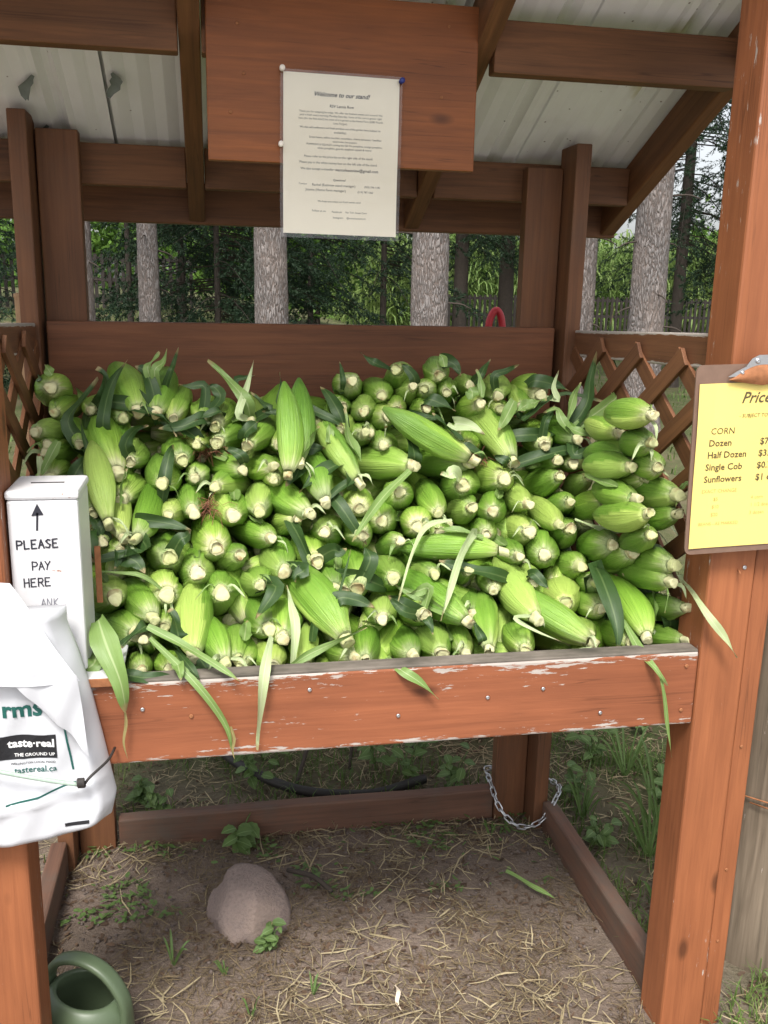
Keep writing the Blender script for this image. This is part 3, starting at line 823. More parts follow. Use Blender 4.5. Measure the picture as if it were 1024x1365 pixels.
([(0.892,1.67,1.0),(0.906,1.652,0.98),(0.921,1.636,0.963)],0.016,'pale'),
([(0.599,1.448,0.804),(0.634,1.455,0.807),(0.668,1.46,0.81)],0.006,'pale'),
([(0.797,1.464,0.806),(0.796,1.448,0.793),(0.801,1.431,0.767)],0.003,'pale'),
([(0.861,1.63,0.959),(0.869,1.614,0.942),(0.868,1.603,0.932)],0.004,'pale'),
([(0.876,1.641,0.97),(0.892,1.609,0.936),(0.891,1.574,0.902)],0.004,'pale'),
]

# ------------------------------------------------------------------ ground
def sstep(t):
    t = np.clip(t, 0, 1); return t * t * (3 - 2 * t)


def terrain(x, y):
    """Height of the lawn: level round the stand, rising gently to the trees."""
    yy = np.clip(np.asarray(y, dtype=float) - 3.5, 0, 15)
    s = 0.085 + (0.042 - 0.085) * sstep((np.asarray(x, dtype=float) + 1.0) / 5.0)
    return yy * s


def bumps(x, y):
    return (0.006 * np.sin(7.1 * x + 3 * np.sin(3.3 * y)) * np.cos(6.3 * y + 1.7 * np.sin(2.9 * x))
            + 0.003 * np.sin(23 * x + 5 * np.sin(9 * y)) * np.sin(21 * y + 2.0))


def gz(x, y):
    near = np.clip(1.6 - np.abs(np.asarray(y) - 2.0) / 3.0, 0, 1)
    return terrain(x, y) + bumps(np.asarray(x, dtype=float), np.asarray(y, dtype=float)) * near


def ground():
    xs = np.concatenate([np.linspace(-150, -8, 12), np.linspace(-7, -1.6, 12), np.linspace(-1.5, 2.6, 150), np.linspace(2.8, 12, 20), np.linspace(14, 150, 12)])
    ys = np.concatenate([np.linspace(-100, -3, 8), np.linspace(-2.5, 0.6, 10), np.linspace(0.7, 4.0, 130), np.linspace(4.3, 20, 32), np.linspace(22, 300, 12)])
    X, Y = np.meshgrid(xs, ys)
    Z = gz(X, Y)
    V = np.stack([X, Y, Z], -1).reshape(-1, 3)
    nx, ny = len(xs), len(ys)
    i = np.arange(nx - 1)[None, :] + nx * np.arange(ny - 1)[:, None]
    F = np.stack([i, i + 1, i + nx + 1, i + nx], -1).reshape(-1, 4)
    o = link('ground', tri_mesh('ground', V, M['ground'], F, smooth=True))
    setprops(o, 'bare brown soil under the stand running into rough lawn behind', kind='structure')
    return o


ground()

# ------------------------------------------------------------------ the stand
stand = empty('farm_stand', (0.27, 1.8, 0))
setprops(stand, 'red-brown wooden roadside stand with lattice sides and white metal shed roof', 'stand')
ROOF_S = 0.46


def roof_b(y):                       # underside of the rafters
    return 1.585 + ROOF_S * (2.40 - y)


RSLOPE = Vector((0, 1, -ROOF_S)).normalized()
RNORM = Vector((0, ROOF_S, 1)).normalized()

# front posts: a 4x4 and a 2x4 beside it
board('post', (0.894, 1.4445, -0.06), (0.894, 1.4445, 2.05), 0.088, 0.089, M['post'], stand, (0, 1, 0), 0.005, 0.0)
board('post', (0.9595, 1.450, -0.06), (0.9595, 1.450, 2.04), 0.038, 0.089, M['post'], stand, (0, 1, 0), 0.003)
board('post', (-0.3555, 1.4445, -0.06), (-0.3555, 1.4445, 2.05), 0.089, 0.089, M['post'], stand, (0, 1, 0), 0.005)
board('post', (-0.421, 1.450, -0.06), (-0.421, 1.450, 2.04), 0.038, 0.089, M['post'], stand, (0, 1, 0), 0.003)
# back posts: flat 2x4 plus one on edge
board('post', (-0.3145, 2.219, -0.05), (-0.3145, 2.219, 1.757), 0.089, 0.038, M['lowpost'], stand, (0, 1, 0))
board('post', (-0.382, 2.180, -0.05), (-0.382, 2.180, 1.782), 0.038, 0.100, M['lowpost'], stand, (0, 1, 0))
board('post', (0.7965, 2.219, -0.05), (0.7965, 2.219, 1.725), 0.089, 0.038, M['lowpost'], stand, (0, 1, 0))
board('post', (0.8625, 2.180, -0.05), (0.8625, 2.180, 1.772), 0.038, 0.100, M['lowpost'], stand, (0, 1, 0))

# bin: front board, its weathered top edge, back board, floor boards, side boards
board('front_board', (-0.309, 1.421, 0.7455), (0.848, 1.421, 0.7455), 0.140, 0.038, M['front'], stand, (0, -1, 0), 0.004)
board('board_top_edge', (-0.307, 1.421, 0.8165), (0.847, 1.421, 0.8165), 0.035, 0.006, M['topedge'], stand, (0, 0, 1), 0.002)
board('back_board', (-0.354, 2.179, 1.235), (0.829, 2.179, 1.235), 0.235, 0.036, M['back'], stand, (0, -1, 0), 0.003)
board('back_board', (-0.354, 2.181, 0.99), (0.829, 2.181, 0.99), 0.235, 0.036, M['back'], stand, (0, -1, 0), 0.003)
for k in range(5):
    board('floor_board', (-0.33, 1.51 + 0.145 * k, 0.69 + 0.012 * k), (0.84, 1.51 + 0.145 * k, 0.69 + 0.012 * k), 0.14, 0.019, M['runner'], stand)
for X in (-0.371, 0.900):
    board('side_board', (X, 1.50, 0.76), (X, 2.12, 0.76), 0.14, 0.019, M['beam'], stand, (1, 0, 0))

# ground frame
board('ground_runner', (-0.262, 2.220, 0.043), (0.750, 2.220, 0.043), 0.089, 0.038, M['runner'], stand, (0, -1, 0), 0.005, 0.002)
board('ground_runner', (0.884, 1.492, 0.042), (0.884, 2.125, 0.042), 0.089, 0.038, M['runner'], stand, (1, 0, 0), 0.005, 0.001)
board('ground_runner', (-0.397, 1.492, 0.044), (-0.397, 2.125, 0.044), 0.089, 0.038, M['runner'], stand, (1, 0, 0), 0.005, 0.001)

# screws and nails
def screw(p, r=0.0035, d=(0, -1, 0), mat='steel'):
    V = []; F = []
    x, y, z = frame(d, (0.2, 0.1, 1))
    for rr, h in ((r, 0.0), (r, 0.001), (r * 0.6, 0.0019), (r * 0.3, 0.0012)):
        for k in range(10):
            a = k * 0.6283
            V.append(Vector(p) + (y * math.cos(a) + z * math.sin(a)) * rr + x * h)
    for i in range(3):
        for k in range(10):
            F.append((i * 10 + k, i * 10 + (k + 1) % 10, (i + 1) * 10 + (k + 1) % 10, (i + 1) * 10 + k))
    F.append(tuple(range(30, 40)))
    return link('screw', mesh_from('screw', V, F, M[mat], True), stand)


for p in ((0.149, 1.4005, 0.787), (0.08, 1.4005, 0.798), (0.557, 1.4005, 0.763), (0.457, 1.4005, 0.753), (-0.044, 1.4005, 0.753), (0.667, 1.4005, 0.71),
          (0.825, 1.4005, 0.79), (0.823, 1.4005, 0.705), (0.30, 1.4005, 0.73), (-0.12, 1.4005, 0.77)):
    screw(p, 0.0035, mat='steel' if random.random() < .5 else 'rust')
nail = tube('nail', [(0.905, 1.402, 0.968), (0.900, 1.385, 0.965)], 0.0016, M['rust'], 4, 6)
link('nail', nail, stand)
screw((0.916, 1.3995, 0.971), 0.004)
for z in (0.62, 0.36, 0.2):
    screw((0.956, 1.4045, z), 0.003, mat='rust')

# lattice side panels: top rail with crossing slats as its pieces
def lattice(X, sgn):
    o = board('lattice_rail', (X + sgn * 0.022, 1.492, 1.340), (X + sgn * 0.022, 2.125, 1.318), 0.062, 0.018, M['lattice'], stand, (1, 0, 0))
    y0, y1, z0, z1 = 1.494, 2.124, 0.80, 1.326
    pitch = 0.182
    for layer, s in ((0, 1), (1, -1)):
        c = -1.5
        xx = X + sgn * (0.004 + 0.0085 * (1 - layer))
        while c < 4.5:
            # line z = s*(y - c) + z0 clipped to the panel
            pts = []
            for yv in (y0, y1):
                z = s * 0.70 * (yv - c) + z0
                if z0 <= z <= z1: pts.append((yv, z))
            for zv in (z0, z1):
                yv = (zv - z0) / (s * 0.70) + c
                if y0 < yv < y1: pts.append((yv, zv))
            if len(pts) >= 2:
                pts.sort()
                a, b = pts[0], pts[-1]
                if math.hypot(a[0] - b[0], a[1] - b[1]) > 0.05:
                    q = board('slat', (xx, a[0], a[1]), (xx, b[0], b[1]), 0.037, 0.008, M['lattice'], None, (1, 0, 0), 0.001)
                    mw = WM[q.name]
                    q.parent = o; q.matrix_parent_inverse = WM[o.name].inverted(); q.matrix_basis = mw
            c += pitch
    return o


lattice(0.853, 1)
lattice(-0.357, -1)

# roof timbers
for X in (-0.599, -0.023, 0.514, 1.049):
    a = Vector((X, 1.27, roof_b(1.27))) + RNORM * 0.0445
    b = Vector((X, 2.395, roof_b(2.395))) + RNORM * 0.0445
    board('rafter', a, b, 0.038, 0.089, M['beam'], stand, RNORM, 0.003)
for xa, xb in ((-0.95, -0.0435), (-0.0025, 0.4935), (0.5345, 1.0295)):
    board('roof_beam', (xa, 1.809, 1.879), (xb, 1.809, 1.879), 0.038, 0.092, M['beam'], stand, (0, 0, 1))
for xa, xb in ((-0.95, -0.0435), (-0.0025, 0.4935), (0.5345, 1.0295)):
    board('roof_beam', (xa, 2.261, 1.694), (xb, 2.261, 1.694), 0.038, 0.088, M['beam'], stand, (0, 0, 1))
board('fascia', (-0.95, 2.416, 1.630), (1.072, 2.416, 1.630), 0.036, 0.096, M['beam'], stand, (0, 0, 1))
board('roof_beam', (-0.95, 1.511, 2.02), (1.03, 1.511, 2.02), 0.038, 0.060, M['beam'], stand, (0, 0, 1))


def roof_panel(x0, x1, lift):
    # ribs run down the slope
    xs = []; hs_ = []
    x = x0
    while x < x1 - 1e-4:
        k = round((x - x0) / 0.0125)
        ph = k % 18
        major = {0: 0.0, 1: 0.019, 2: 0.019, 3: 0.0}.get(ph, 0.0)
        minor = 0.0045 * (0.5 - 0.5 * math.cos((k % 4) / 4 * 2 * math.pi)) if ph > 3 else 0.0
        xs.append(x); hs_.append(major + minor)
        x += 0.0125
    xs.append(x1); hs_.append(0.0)
    ys = [1.20, 1.5, 1.8, 2.2, 2.47]
    V = []; F = []
    for t in (0, 1):
        for y in ys:
            for xx, h in zip(xs, hs_):
                p = Vector((xx, y, roof_b(y))) + RNORM * (0.092 + lift + h + 0.001 * t)
                V.append(p)
    n = len(xs); mny = len(ys); off = n * mny
    for j in range(mny - 1):
        for i in range(n - 1):
            a = j * n + i
            F.append((a, a + n, a + n + 1, a + 1))
            F.append((off + a, off + a + 1, off + a + n + 1, off + a + n))
    for j in range(mny - 1):
        for i in (0, n - 1):
            a = j * n + i
            F.append((a, off + a, off + a + n, a + n) if i == 0 else (a, a + n, off + a + n, off + a))
    for i in range(n - 1):
        for j in (0, mny - 1):
            a = j * n + i
            F.append((a, a + 1, off + a + 1, off + a) if j == 0 else (a, off + a, off + a + 1, a + 1))
    return link('roof_panel', mesh_from('roof_panel', V, F, M['roof']), stand)


roof_panel(-1.00, -0.20, 0.0)
roof_panel(-0.23, 0.74, 0.003)
roof_panel(0.71, 1.12, 0.006)

# flakes of lifting paint under the roof
for (x, y) in ((-0.345, 2.03), (-0.185, 2.01), (-0.345, 2.18), (-0.40, 2.22)):
    V = []; F = []
    rr = random.Random(int(x * 1e4))
    base = Vector((x, y, roof_b(y))) + RNORM * 0.0895
    n = 6
    for i in range(n + 1):
        t = i / n
        for s in (-1, 0, 1):
            w = 0.012 * math.sin(math.pi * (0.12 + 0.8 * t)) * (0.7 + 0.6 * rr.random())
            V.append(base + Vector((s * w + 0.012 * math.sin(3 * t + x * 30), 0, 0)) + RSLOPE * (t * 0.06) - RNORM * (0.001 + 0.014 * t * t + 0.004 * abs(s)))
    for i in range(n):
        for s in (0, 1):
            a = i * 3 + s
            F.append((a, a + 1, a + 4, a + 3))
    link('paint_flake', mesh_from('paint_flake', V, F, M['flake'], True), stand)

# plywood sign board hung on the roof beam
board('sign_board', (0.005, 1.7785, 1.795), (0.497, 1.7785, 1.795), 0.283, 0.018, M['ply'], stand, (0, -1, 0), 0.002)
for p in ((0.07, 1.769, 1.80), (0.43, 1.769, 1.78), (0.06, 1.769, 1.88), (0.046, 1.769, 1.735), (0.44, 1.769, 1.90)):
    screw(p, 0.003, mat='rust')

# ------------------------------------------------------------------ ears of corn
def make_husk(seed):
    rr = random.Random(seed)
    nt, nz = 36, 20
    L = 0.205
    prof = [(0.0, .37), (.04, .48), (.10, .65), (.18, .82), (.28, .95), (.40, 1.0), (.55, .98), (.70, .87), (.83, .65), (.93, .38), (1.0, .14)]
    px_, py_ = zip(*prof)
    leaves_ = [(rr.uniform(0, 6.28), rr.uniform(-.9, .9), rr.uniform(.10, .19)) for _ in range(4)]
    tones = [rr.choice([(0, 0, 0), (0, 0, 0), (0, 1, 0), (0, .6, 0), (.35, 0, 0), (.9, 0, 0)]) for _ in range(4)]
    TN = []
    ovx = rr.uniform(.93, 1.05)
    bend = rr.uniform(-.012, .012); bend2 = rr.uniform(-.012, .012)
    shrug = rr.uniform(0.9, 1.15)
    V = []; F = []; UV = []
    for j in range(nz + 1):
        t = j / nz
        r = 0.031 * float(np.interp(t ** shrug, px_, py_))
        for i in range(nt + 1):
            th = 2 * math.pi * i / nt
            k = 1.0
            best = min(range(4), key=lambda q: ((th - leaves_[q][0] - leaves_[q][1] * t) / (2 * math.pi)) % 1.0)
            TN.append(tones[best])
            for a0, tw, amp in leaves_:
                ph = ((th - a0 - tw * t) / (2 * math.pi)) % 1.0
                k += amp * (ph - 0.5) * (0.35 + 0.65 * math.sin(math.pi * min(1, t * 1.2 + .15)))
            k += 0.018 * math.sin(3 * th + seed) + 0.012 * math.sin(7 * th + 4 * t + seed * 2)
            # sunken ring where the outer husk leaves join the stalk
            if j == 1: k *= 1.03
            x = r * k * math.cos(th) * ovx + bend * t * t * 2
            y = r * k * math.sin(th) / ovx + bend2 * t * t * 2
            V.append((x, y, 0.016 + t * L)); UV.append((i / nt, t))
    for j in range(nz):
        for i in range(nt):
            a = j * (nt + 1) + i
            F.append((a, a + 1, a + nt + 2, a + nt + 1))
    c = len(V); V.append((0, 0, 0.020)); UV.append((0, 0))
    TN.append((0, 0, 0))
    for i in range(nt): F.append((i + 1, i, c))
    me = mesh_from('husk', V, F, M['husk'], True, UV)
    at = me.attributes.new('tone', 'FLOAT_VECTOR', 'POINT')
    at.data.foreach_set('vector', np.array(TN, dtype=np.float32).ravel())
    return me


def make_stalk(seed):
    rr = random.Random(seed + 50)
    n = 14
    V = []; F = []
    ln = rr.uniform(-0.008, 0.004)
    sk = rr.uniform(-.004, .004); sk2 = rr.uniform(-.004, .004)
    rings = [(.013, .0125 + ln * .1), (.006, .0118), (-.002, .0112), (-.002 - ln, .0108), (-.0035 - ln, .0100), (-.0036 - ln, .0070), (-.0038 - ln, .0035)]
    for h, r in rings:
        for k in range(n):
            a = 2 * math.pi * k / n
            q = 1 + .10 * math.sin(3 * a + seed) + rr.uniform(-.09, .09)
            r_ = r * .86
            V.append((r_ * q * math.cos(a) + sk * (.013 - h) * 40, r_ * q * math.sin(a) + sk2 * (.013 - h) * 40, h + rr.uniform(-.0008, .0008) + .0015 * math.sin(a + seed)))
    for i in range(len(rings) - 1):
        for k in range(n):
            F.append((i * n + k, (i + 1) * n + k, (i + 1) * n + (k + 1) % n, i * n + (k + 1) % n))
    F.append(tuple(range((len(rings) - 1) * n, len(rings) * n)))
    return fix_normals(mesh_from('stalk', V, F, M['stalk'], True))


def blade(pts, width, kind, seed, n=14, normal=Vector((0, -0.8, 0.6)), twist=0.5, fold=0.22):
    """Corn leaf blade: V-folded strip with wavy edges, tapering to its tip."""
    rr = random.Random(seed)
    P = catmull(pts, n)
    V = []; UV = []; F = []
    tw0 = rr.uniform(-twist, twist); tw1 = tw0 + rr.uniform(-twist, twist)
    ph = rr.uniform(0, 6)
    for i, p in enumerate(P):
        d = (P[min(i + 1, n)] - P[max(i - 1, 0)]).normalized()
        t = i / n
        w = d.cross(normal)
        if w.length < 0.05: w = d.cross(Vector((1, 0, 0.2)))
        w.normalize()
        nn = w.cross(d)
        a = tw0 + (tw1 - tw0) * t
        w2 = w * math.cos(a) + nn * math.sin(a); n2 = nn * math.cos(a) - w * math.sin(a)
        prof = min(1.0, 0.55 + 1.6 * t) * (max(0.0, 1 - t ** 2.6) * 0.96 + 0.04)
        hw = width * 0.5 * prof
        for s in (-1, -.5, 0, .5, 1):
            wob = 0.17 * width * math.sin(9 * t + ph + s * 2) * abs(s)
            V.append(p + w2 * (s * hw) + n2 * (abs(s) * hw * fold * 2 + wob)); UV.append((s * .5 + .5, t))
    for i in range(n):
        for s in range(4):
            a = i * 5 + s
            F.append((a, a + 1, a + 6, a + 5))
    return mesh_from('leaf', V, F, M['leaf_' + kind], True, UV)


HUSKS = [make_husk(k) for k in range(14)]
STALKS = [make_stalk(k) for k in range(9)]
LABELS = {
    'front': ('green husked corn ear low in the heap just behind the chipped front board', 'corn ears behind the front board'),
    'back': ('green husked corn ear high on the heap close to the plain back board', 'corn ears along the back board'),
    'box': ('green husked corn ear on the part of the heap next to the white pay box', 'corn ears near the pay box'),
    'list': ('green husked corn ear on the part of the heap next to the yellow price list', 'corn ears near the price list'),
    'mid': ('green husked corn ear halfway up the middle of the heap face', 'corn ears in the middle of the heap'),
}
ear_roots = []
HEAP_REF = Vector((0.0, 0.0, 1.43))      # the heap face slopes towards a customer standing here


def add_ear(b, d, dia, idx, stalk=True):
    b = Vector(b); d = Vector(d).normalized()
    s = dia / 0.062
    sl = min(1.12, max(0.86, 0.5 + 0.5 * s))
    x, y, z = frame(Vector((0.3, 0.2, 1)).cross(d), d)
    roll = random.uniform(0, 6.28)
    x2 = x * math.cos(roll) + y * math.sin(roll); y2 = z.cross(x2)
    mw = Matrix((x2 * s, y2 * s, z * sl)).transposed().to_4x4(); mw.translation = b
    root = empty('corn_ear', mat=mw)
    if b.y < 1.525: key = 'front'
    elif b.y > 1.895: key = 'back'
    elif b.x < 0.06: key = 'box'
    elif b.x > 0.58: key = 'list'
    else: key = 'mid'
    setprops(root, LABELS[key][0], 'corn ear', LABELS[key][1])
    link('husk', HUSKS[idx % len(HUSKS)], root, mw)
    if stalk: link('stalk', STALKS[(idx * 3 + idx // 7) % len(STALKS)], root, mw)
    ear_roots.append((root, b, d))
    return root


SPECIAL = (
    ((0.19, 1.47, 0.86), 'big plump corn ear lying full length just above the middle of the front board'),
    ((0.80, 1.83, 1.26), 'topmost corn ear beside the lattice on the price list side of the heap'),
    ((0.47, 1.80, 1.10), 'long striped corn ear lying slantwise across the upper middle of the heap'),
    ((0.12, 1.80, 1.07), 'long slim corn ear lying upright at the top middle of the heap'),
    ((0.60, 1.79, 1.08), 'fat corn ear with stalk pointing down near the heap top by the lattice'),
    ((-0.22, 1.80, 1.07), 'long corn ear lying upright just above the white pay box'),
    ((0.78, 1.44, 0.87), 'corn ear under the hanging dark leaf in the bin corner by the front post'),
)
for i, e in enumerate(EARS):
    add_ear(e[0:3], e[3:6], e[6], i)
for p, lab in SPECIAL:
    r_ = min((q for q in ear_roots if 'group' in q[0]), key=lambda q: (q[1] - Vector(p)).length)[0]
    r_['label'] = lab
    del r_['group']
# ears of the layer beneath, seen through the gaps
k = 0
for e in EARS[1::3]:
    b = Vector(e[0:3]); d = Vector(e[3:6])
    ray = (b - HEAP_REF).normalized()
    p = b + ray * 0.105 + Vector((random.uniform(-.05, .05), 0, random.uniform(-.05, .03)))
    d2 = (d + Vector((random.uniform(-.5, .5), 0.1, random.uniform(-.2, .2)))).normalized()
    if p.y + d2.y * 0.23 > 2.15 or p.y < 1.48 or not (-0.30 < p.x < 0.8) or not (-0.32 < p.x + d2.x * .23 < .83): continue
    add_ear(p, d2, random.uniform(.060, .068), k + 4)
    k += 1


def heap_core():
    """The uncountable ears buried inside the heap, one joined mass."""
    VS = []; FS = []; UV = []
    prof = [(0, .012), (.03, .024), (.09, .032), (.15, .028), (.2, .012), (.21, .002)]
    nt = 8; o = 0
    for _ in range(330):
        y = random.uniform(1.50, 2.08); x = random.uniform(-.26, .78)
        top = 0.80 + (y - 1.465) * 0.80 - .10
        z = random.uniform(.74, max(.76, top))
        z = max(z, top - random.uniform(0, .22))
        d = Vector((random.gauss(0, .45), random.uniform(.3, 1), random.gauss(-.05, .2))).normalized()
        if y + d.y * .21 > 2.15: d = Vector((math.copysign(1, random.uniform(-.4, .6) - x + .25), .15, -.1)).normalized()
        if not (-.33 < x + d.x * .21 < .84): d.x *= -1
        X_, Y_, Z_ = frame(Vector((0.3, 0.2, 1)).cross(d), d)
        for j, (h, r) in enumerate(prof):
            for i in range(nt):
                a = 2 * math.pi * i / nt
                VS.append(Vector((x, y, z)) + Z_ * h + (X_ * math.cos(a) + Y_ * math.sin(a)) * r); UV.append((i / nt, h / .21))
        for j in range(5):
            for i in range(nt):
                FS.append((o + j * nt + i, o + j * nt + (i + 1) % nt, o + (j + 1) * nt + (i + 1) % nt, o + (j + 1) * nt + i))
        FS.append(tuple(o + i for i in range(nt))[::-1])
        o += 6 * nt
    me = mesh_from('buried_corn', VS, FS, M['husk'], True, UV)
    q = link('buried_corn', me)
    setprops(q, 'corn ears buried in the dark gaps inside the heap', 'corn heap', kind='stuff')


heap_core()
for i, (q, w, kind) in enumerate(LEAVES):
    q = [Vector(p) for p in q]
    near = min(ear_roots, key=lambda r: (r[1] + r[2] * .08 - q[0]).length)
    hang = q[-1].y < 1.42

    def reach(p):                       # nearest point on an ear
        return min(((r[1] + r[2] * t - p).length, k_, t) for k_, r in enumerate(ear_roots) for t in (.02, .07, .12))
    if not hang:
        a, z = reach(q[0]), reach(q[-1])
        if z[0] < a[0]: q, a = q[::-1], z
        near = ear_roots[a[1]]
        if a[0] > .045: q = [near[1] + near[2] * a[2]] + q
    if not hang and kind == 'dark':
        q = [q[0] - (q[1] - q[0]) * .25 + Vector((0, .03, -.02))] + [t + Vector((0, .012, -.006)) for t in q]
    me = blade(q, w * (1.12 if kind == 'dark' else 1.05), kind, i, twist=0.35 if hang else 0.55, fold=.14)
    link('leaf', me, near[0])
# more dark leaf blades tucked between the ears
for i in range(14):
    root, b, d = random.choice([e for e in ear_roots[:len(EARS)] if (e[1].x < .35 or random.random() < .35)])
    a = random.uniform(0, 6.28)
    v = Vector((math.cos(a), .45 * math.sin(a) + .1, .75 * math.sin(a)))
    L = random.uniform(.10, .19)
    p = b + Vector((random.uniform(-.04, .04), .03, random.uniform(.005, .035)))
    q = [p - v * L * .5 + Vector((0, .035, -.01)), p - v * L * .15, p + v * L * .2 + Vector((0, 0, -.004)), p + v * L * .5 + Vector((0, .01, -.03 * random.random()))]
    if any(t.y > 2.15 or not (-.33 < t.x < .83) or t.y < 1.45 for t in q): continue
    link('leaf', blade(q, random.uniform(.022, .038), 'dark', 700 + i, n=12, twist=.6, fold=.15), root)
# short torn husk leaves on some ears
for i, (root, b, d) in enumerate(ear_roots[:len(EARS)]):
    if i % 4: continue
    side = Vector((random.uniform(-1, 1), random.uniform(-.4, .1), random.uniform(-.2, 1))).normalized()
    side = (side - d * side.dot(d)).normalized()
    p0 = b + d * 0.045 + side * 0.026
    L = random.uniform(.06, .13)
    q = [p0, p0 + d * L * .5 + side * .010, p0 + d * L + side * random.uniform(.0, .04)]
    link('husk_leaf', blade(q, random.uniform(.016, .028), random.choice(['mid', 'mid', 'dark']), 500 + i, n=8, normal=side, twist=.3), root)
# frayed pale strips where the stalks were snapped
for i, (root, b, d) in enumerate(ear_roots[:len(EARS)]):
    if i % 5 not in (1, 3): continue
    VV = []
    for k in range(random.choice((1, 2, 2))):
        side = Vector((random.uniform(-1, 1), random.uniform(-.6, .0), random.uniform(-.6, .8)))
        side = (side - d * side.dot(d)).normalized()
        p0 = b + d * random.uniform(.006, .02) + side * .011
        L = random.uniform(.018, .05)
        q = [p0, p0 + (side * .5 - d * .6).normalized() * L * .5, p0 + (side * .6 - d * .5 + Vector((0, 0, -.6))).normalized() * L]
        link('husk_leaf', blade(q, random.uniform(.003, .009), random.choice(['pale', 'pale', 'mid']), 1500 + i * 3 + k, n=6, twist=.8), root)
# loose fibres of silk
def silk_mesh(p, seed):
    rr = random.Random(seed)
    V = []; F = []
    for k in range(46):
        a = Vector((rr.gauss(0, .009), rr.gauss(0, .007), rr.gauss(0, .006))) + p
        dr = Vector((rr.gauss(0, 1), rr.gauss(0, .6), rr.gauss(0, .7))).normalized()
        wv = dr.cross(Vector((0, -.7, .7))).normalized() * .0005
        pts = [a, a + dr * .014 + Vector((0, 0, .004)), a + dr * .03 - Vector((0, 0, .004))]
        o = len(V)
        for t in pts: V += [t - wv, t + wv]
        F += [(o, o + 1, o + 3, o + 2), (o + 2, o + 3, o + 5, o + 4)]
    return mesh_from('silk', V, F, M['silk'])


for i, p in enumerate(((-0.03, 1.86, 1.12), (0.005, 1.84, 1.11), (0.36, 1.86, 1.10), (0.0, 1.74, 1.02), (0.55, 1.84, 1.09), (0.30, 2.02, 1.20), (-0.20, 1.72, 1.00))):
    p = Vector(p)
    near = min(ear_roots, key=lambda r: (r[1] + r[2] * .15 - p).length)
    link('silk', silk_mesh(p, i), near[0])

# ------------------------------------------------------------------ lettering
def text_geo(body, shear=0.0, offset=0.0):
    cu = bpy.data.curves.new('t', 'FONT')
    cu.body = body; cu.size = 1.0; cu.shear = shear; cu.offset = offset; cu.resolution_u = 2
    cu.align_x = 'LEFT'
    o = bpy.data.objects.new('t', cu); col.objects.link(o)
    dg = bpy.context.evaluated_depsgraph_get()
    me = bpy.data.meshes.new_from_object(o.evaluated_get(dg))
    V = np.array([v.co[:2] for v in me.vertices]) if len(me.vertices) else np.zeros((0, 2))
    F = [tuple(p.vertices) for p in me.polygons]
    bpy.data.objects.remove(o); bpy.data.curves.remove(cu); bpy.data.meshes.remove(me)
    return V, F


def lay_text(lines, surf, mat, name, parent, mw=None):
    """lines: (x, z, size_or_width, align, text, shear, bold, mode). One mesh of printed words; surf(x,z) gives y."""
    AV = []; AF = []
    for (x, z, s, al, body, shear, bold, mode) in lines:
        V, F = text_geo(body, shear, bold)
        if not len(V): continue
        w = V[:, 0].max()
        k = s / w if mode == 'W' else s
        V = V * k; w *= k
        dx = {'L': 0, 'C': -w / 2, 'R': -w}[al]
        o = len(AV)
        for a, b in V: AV.append((x + a + dx, surf(x + a + dx, z + b), z + b))
        AF += [tuple(i + o for i in f) for f in F]
    return link(name, mesh_from(name, AV, AF, mat), parent, mw)


# ------------------------------------------------------------------ welcome notice
notice = empty('paper_notice', mat=Matrix.Translation((0.2440, 1.7675, 1.6685)) @ Matrix.Rotation(R(0.4), 4, 'Y'))
NW = WM[notice.name]
setprops(notice, 'laminated cream welcome notice pinned to the hanging plywood board', 'notice')


def sheet(name, x0, x1, z0, z1, yf, mat, parent, mw, th=0.0004, nx=10, nz=14, round_=0.0):
    V = []; F = []
    for s in (0, 1):
        for j in range(nz + 1):
            for i in range(nx + 1):
                x = x0 + (x1 - x0) * i / nx; z = z0 + (z1 - z0) * j / nz
                V.append((x, yf(x, z) + s * th, z))
    n = nx + 1; off = n * (nz + 1)
    for j in range(nz):
        for i in range(nx):
            a = j * n + i
            F.append((a, a + 1, a + n + 1, a + n)); F.append((off + a, off + a + n, off + a + n + 1, off + a + 1))
    for j in range(nz):
        a = j * n; F.append((a, a + n, off + a + n, off + a)); a += nx; F.append((a, off + a, off + a + n, a + n))
    for i in range(nx):
        a = i; F.append((a, off + a, off + a + 1, a + 1)); a = nz * n + i; F.append((a, a + 1, off + a + 1, off + a))
    return link(name, mesh_from(name, V, F, mat, False), parent, mw)


def curl(x, z): return -0.006 * max(0.0, (-z - 0.01) / 0.13) ** 2 - 0.0012 * math.sin(9 * x + 20 * z) - 0.0016


sheet('paper', -0.1055, 0.1055, -0.1375, 0.1375, lambda x, z: curl(x, z), M['paper'], notice, NW)
sheet('laminate', -0.111, 0.111, -0.145, 0.142, lambda x, z: curl(x, z) - 0.0010, M['film'], notice, NW, 0.0002)
Ln = []


def nl(u, v, wfrac, body, shear=0.0, bold=0.0):
    Ln.append(((u - .5) * 0.211, (0.5 - v) * 0.275, wfrac * 0.211, 'C', body, shear, bold, 'W'))


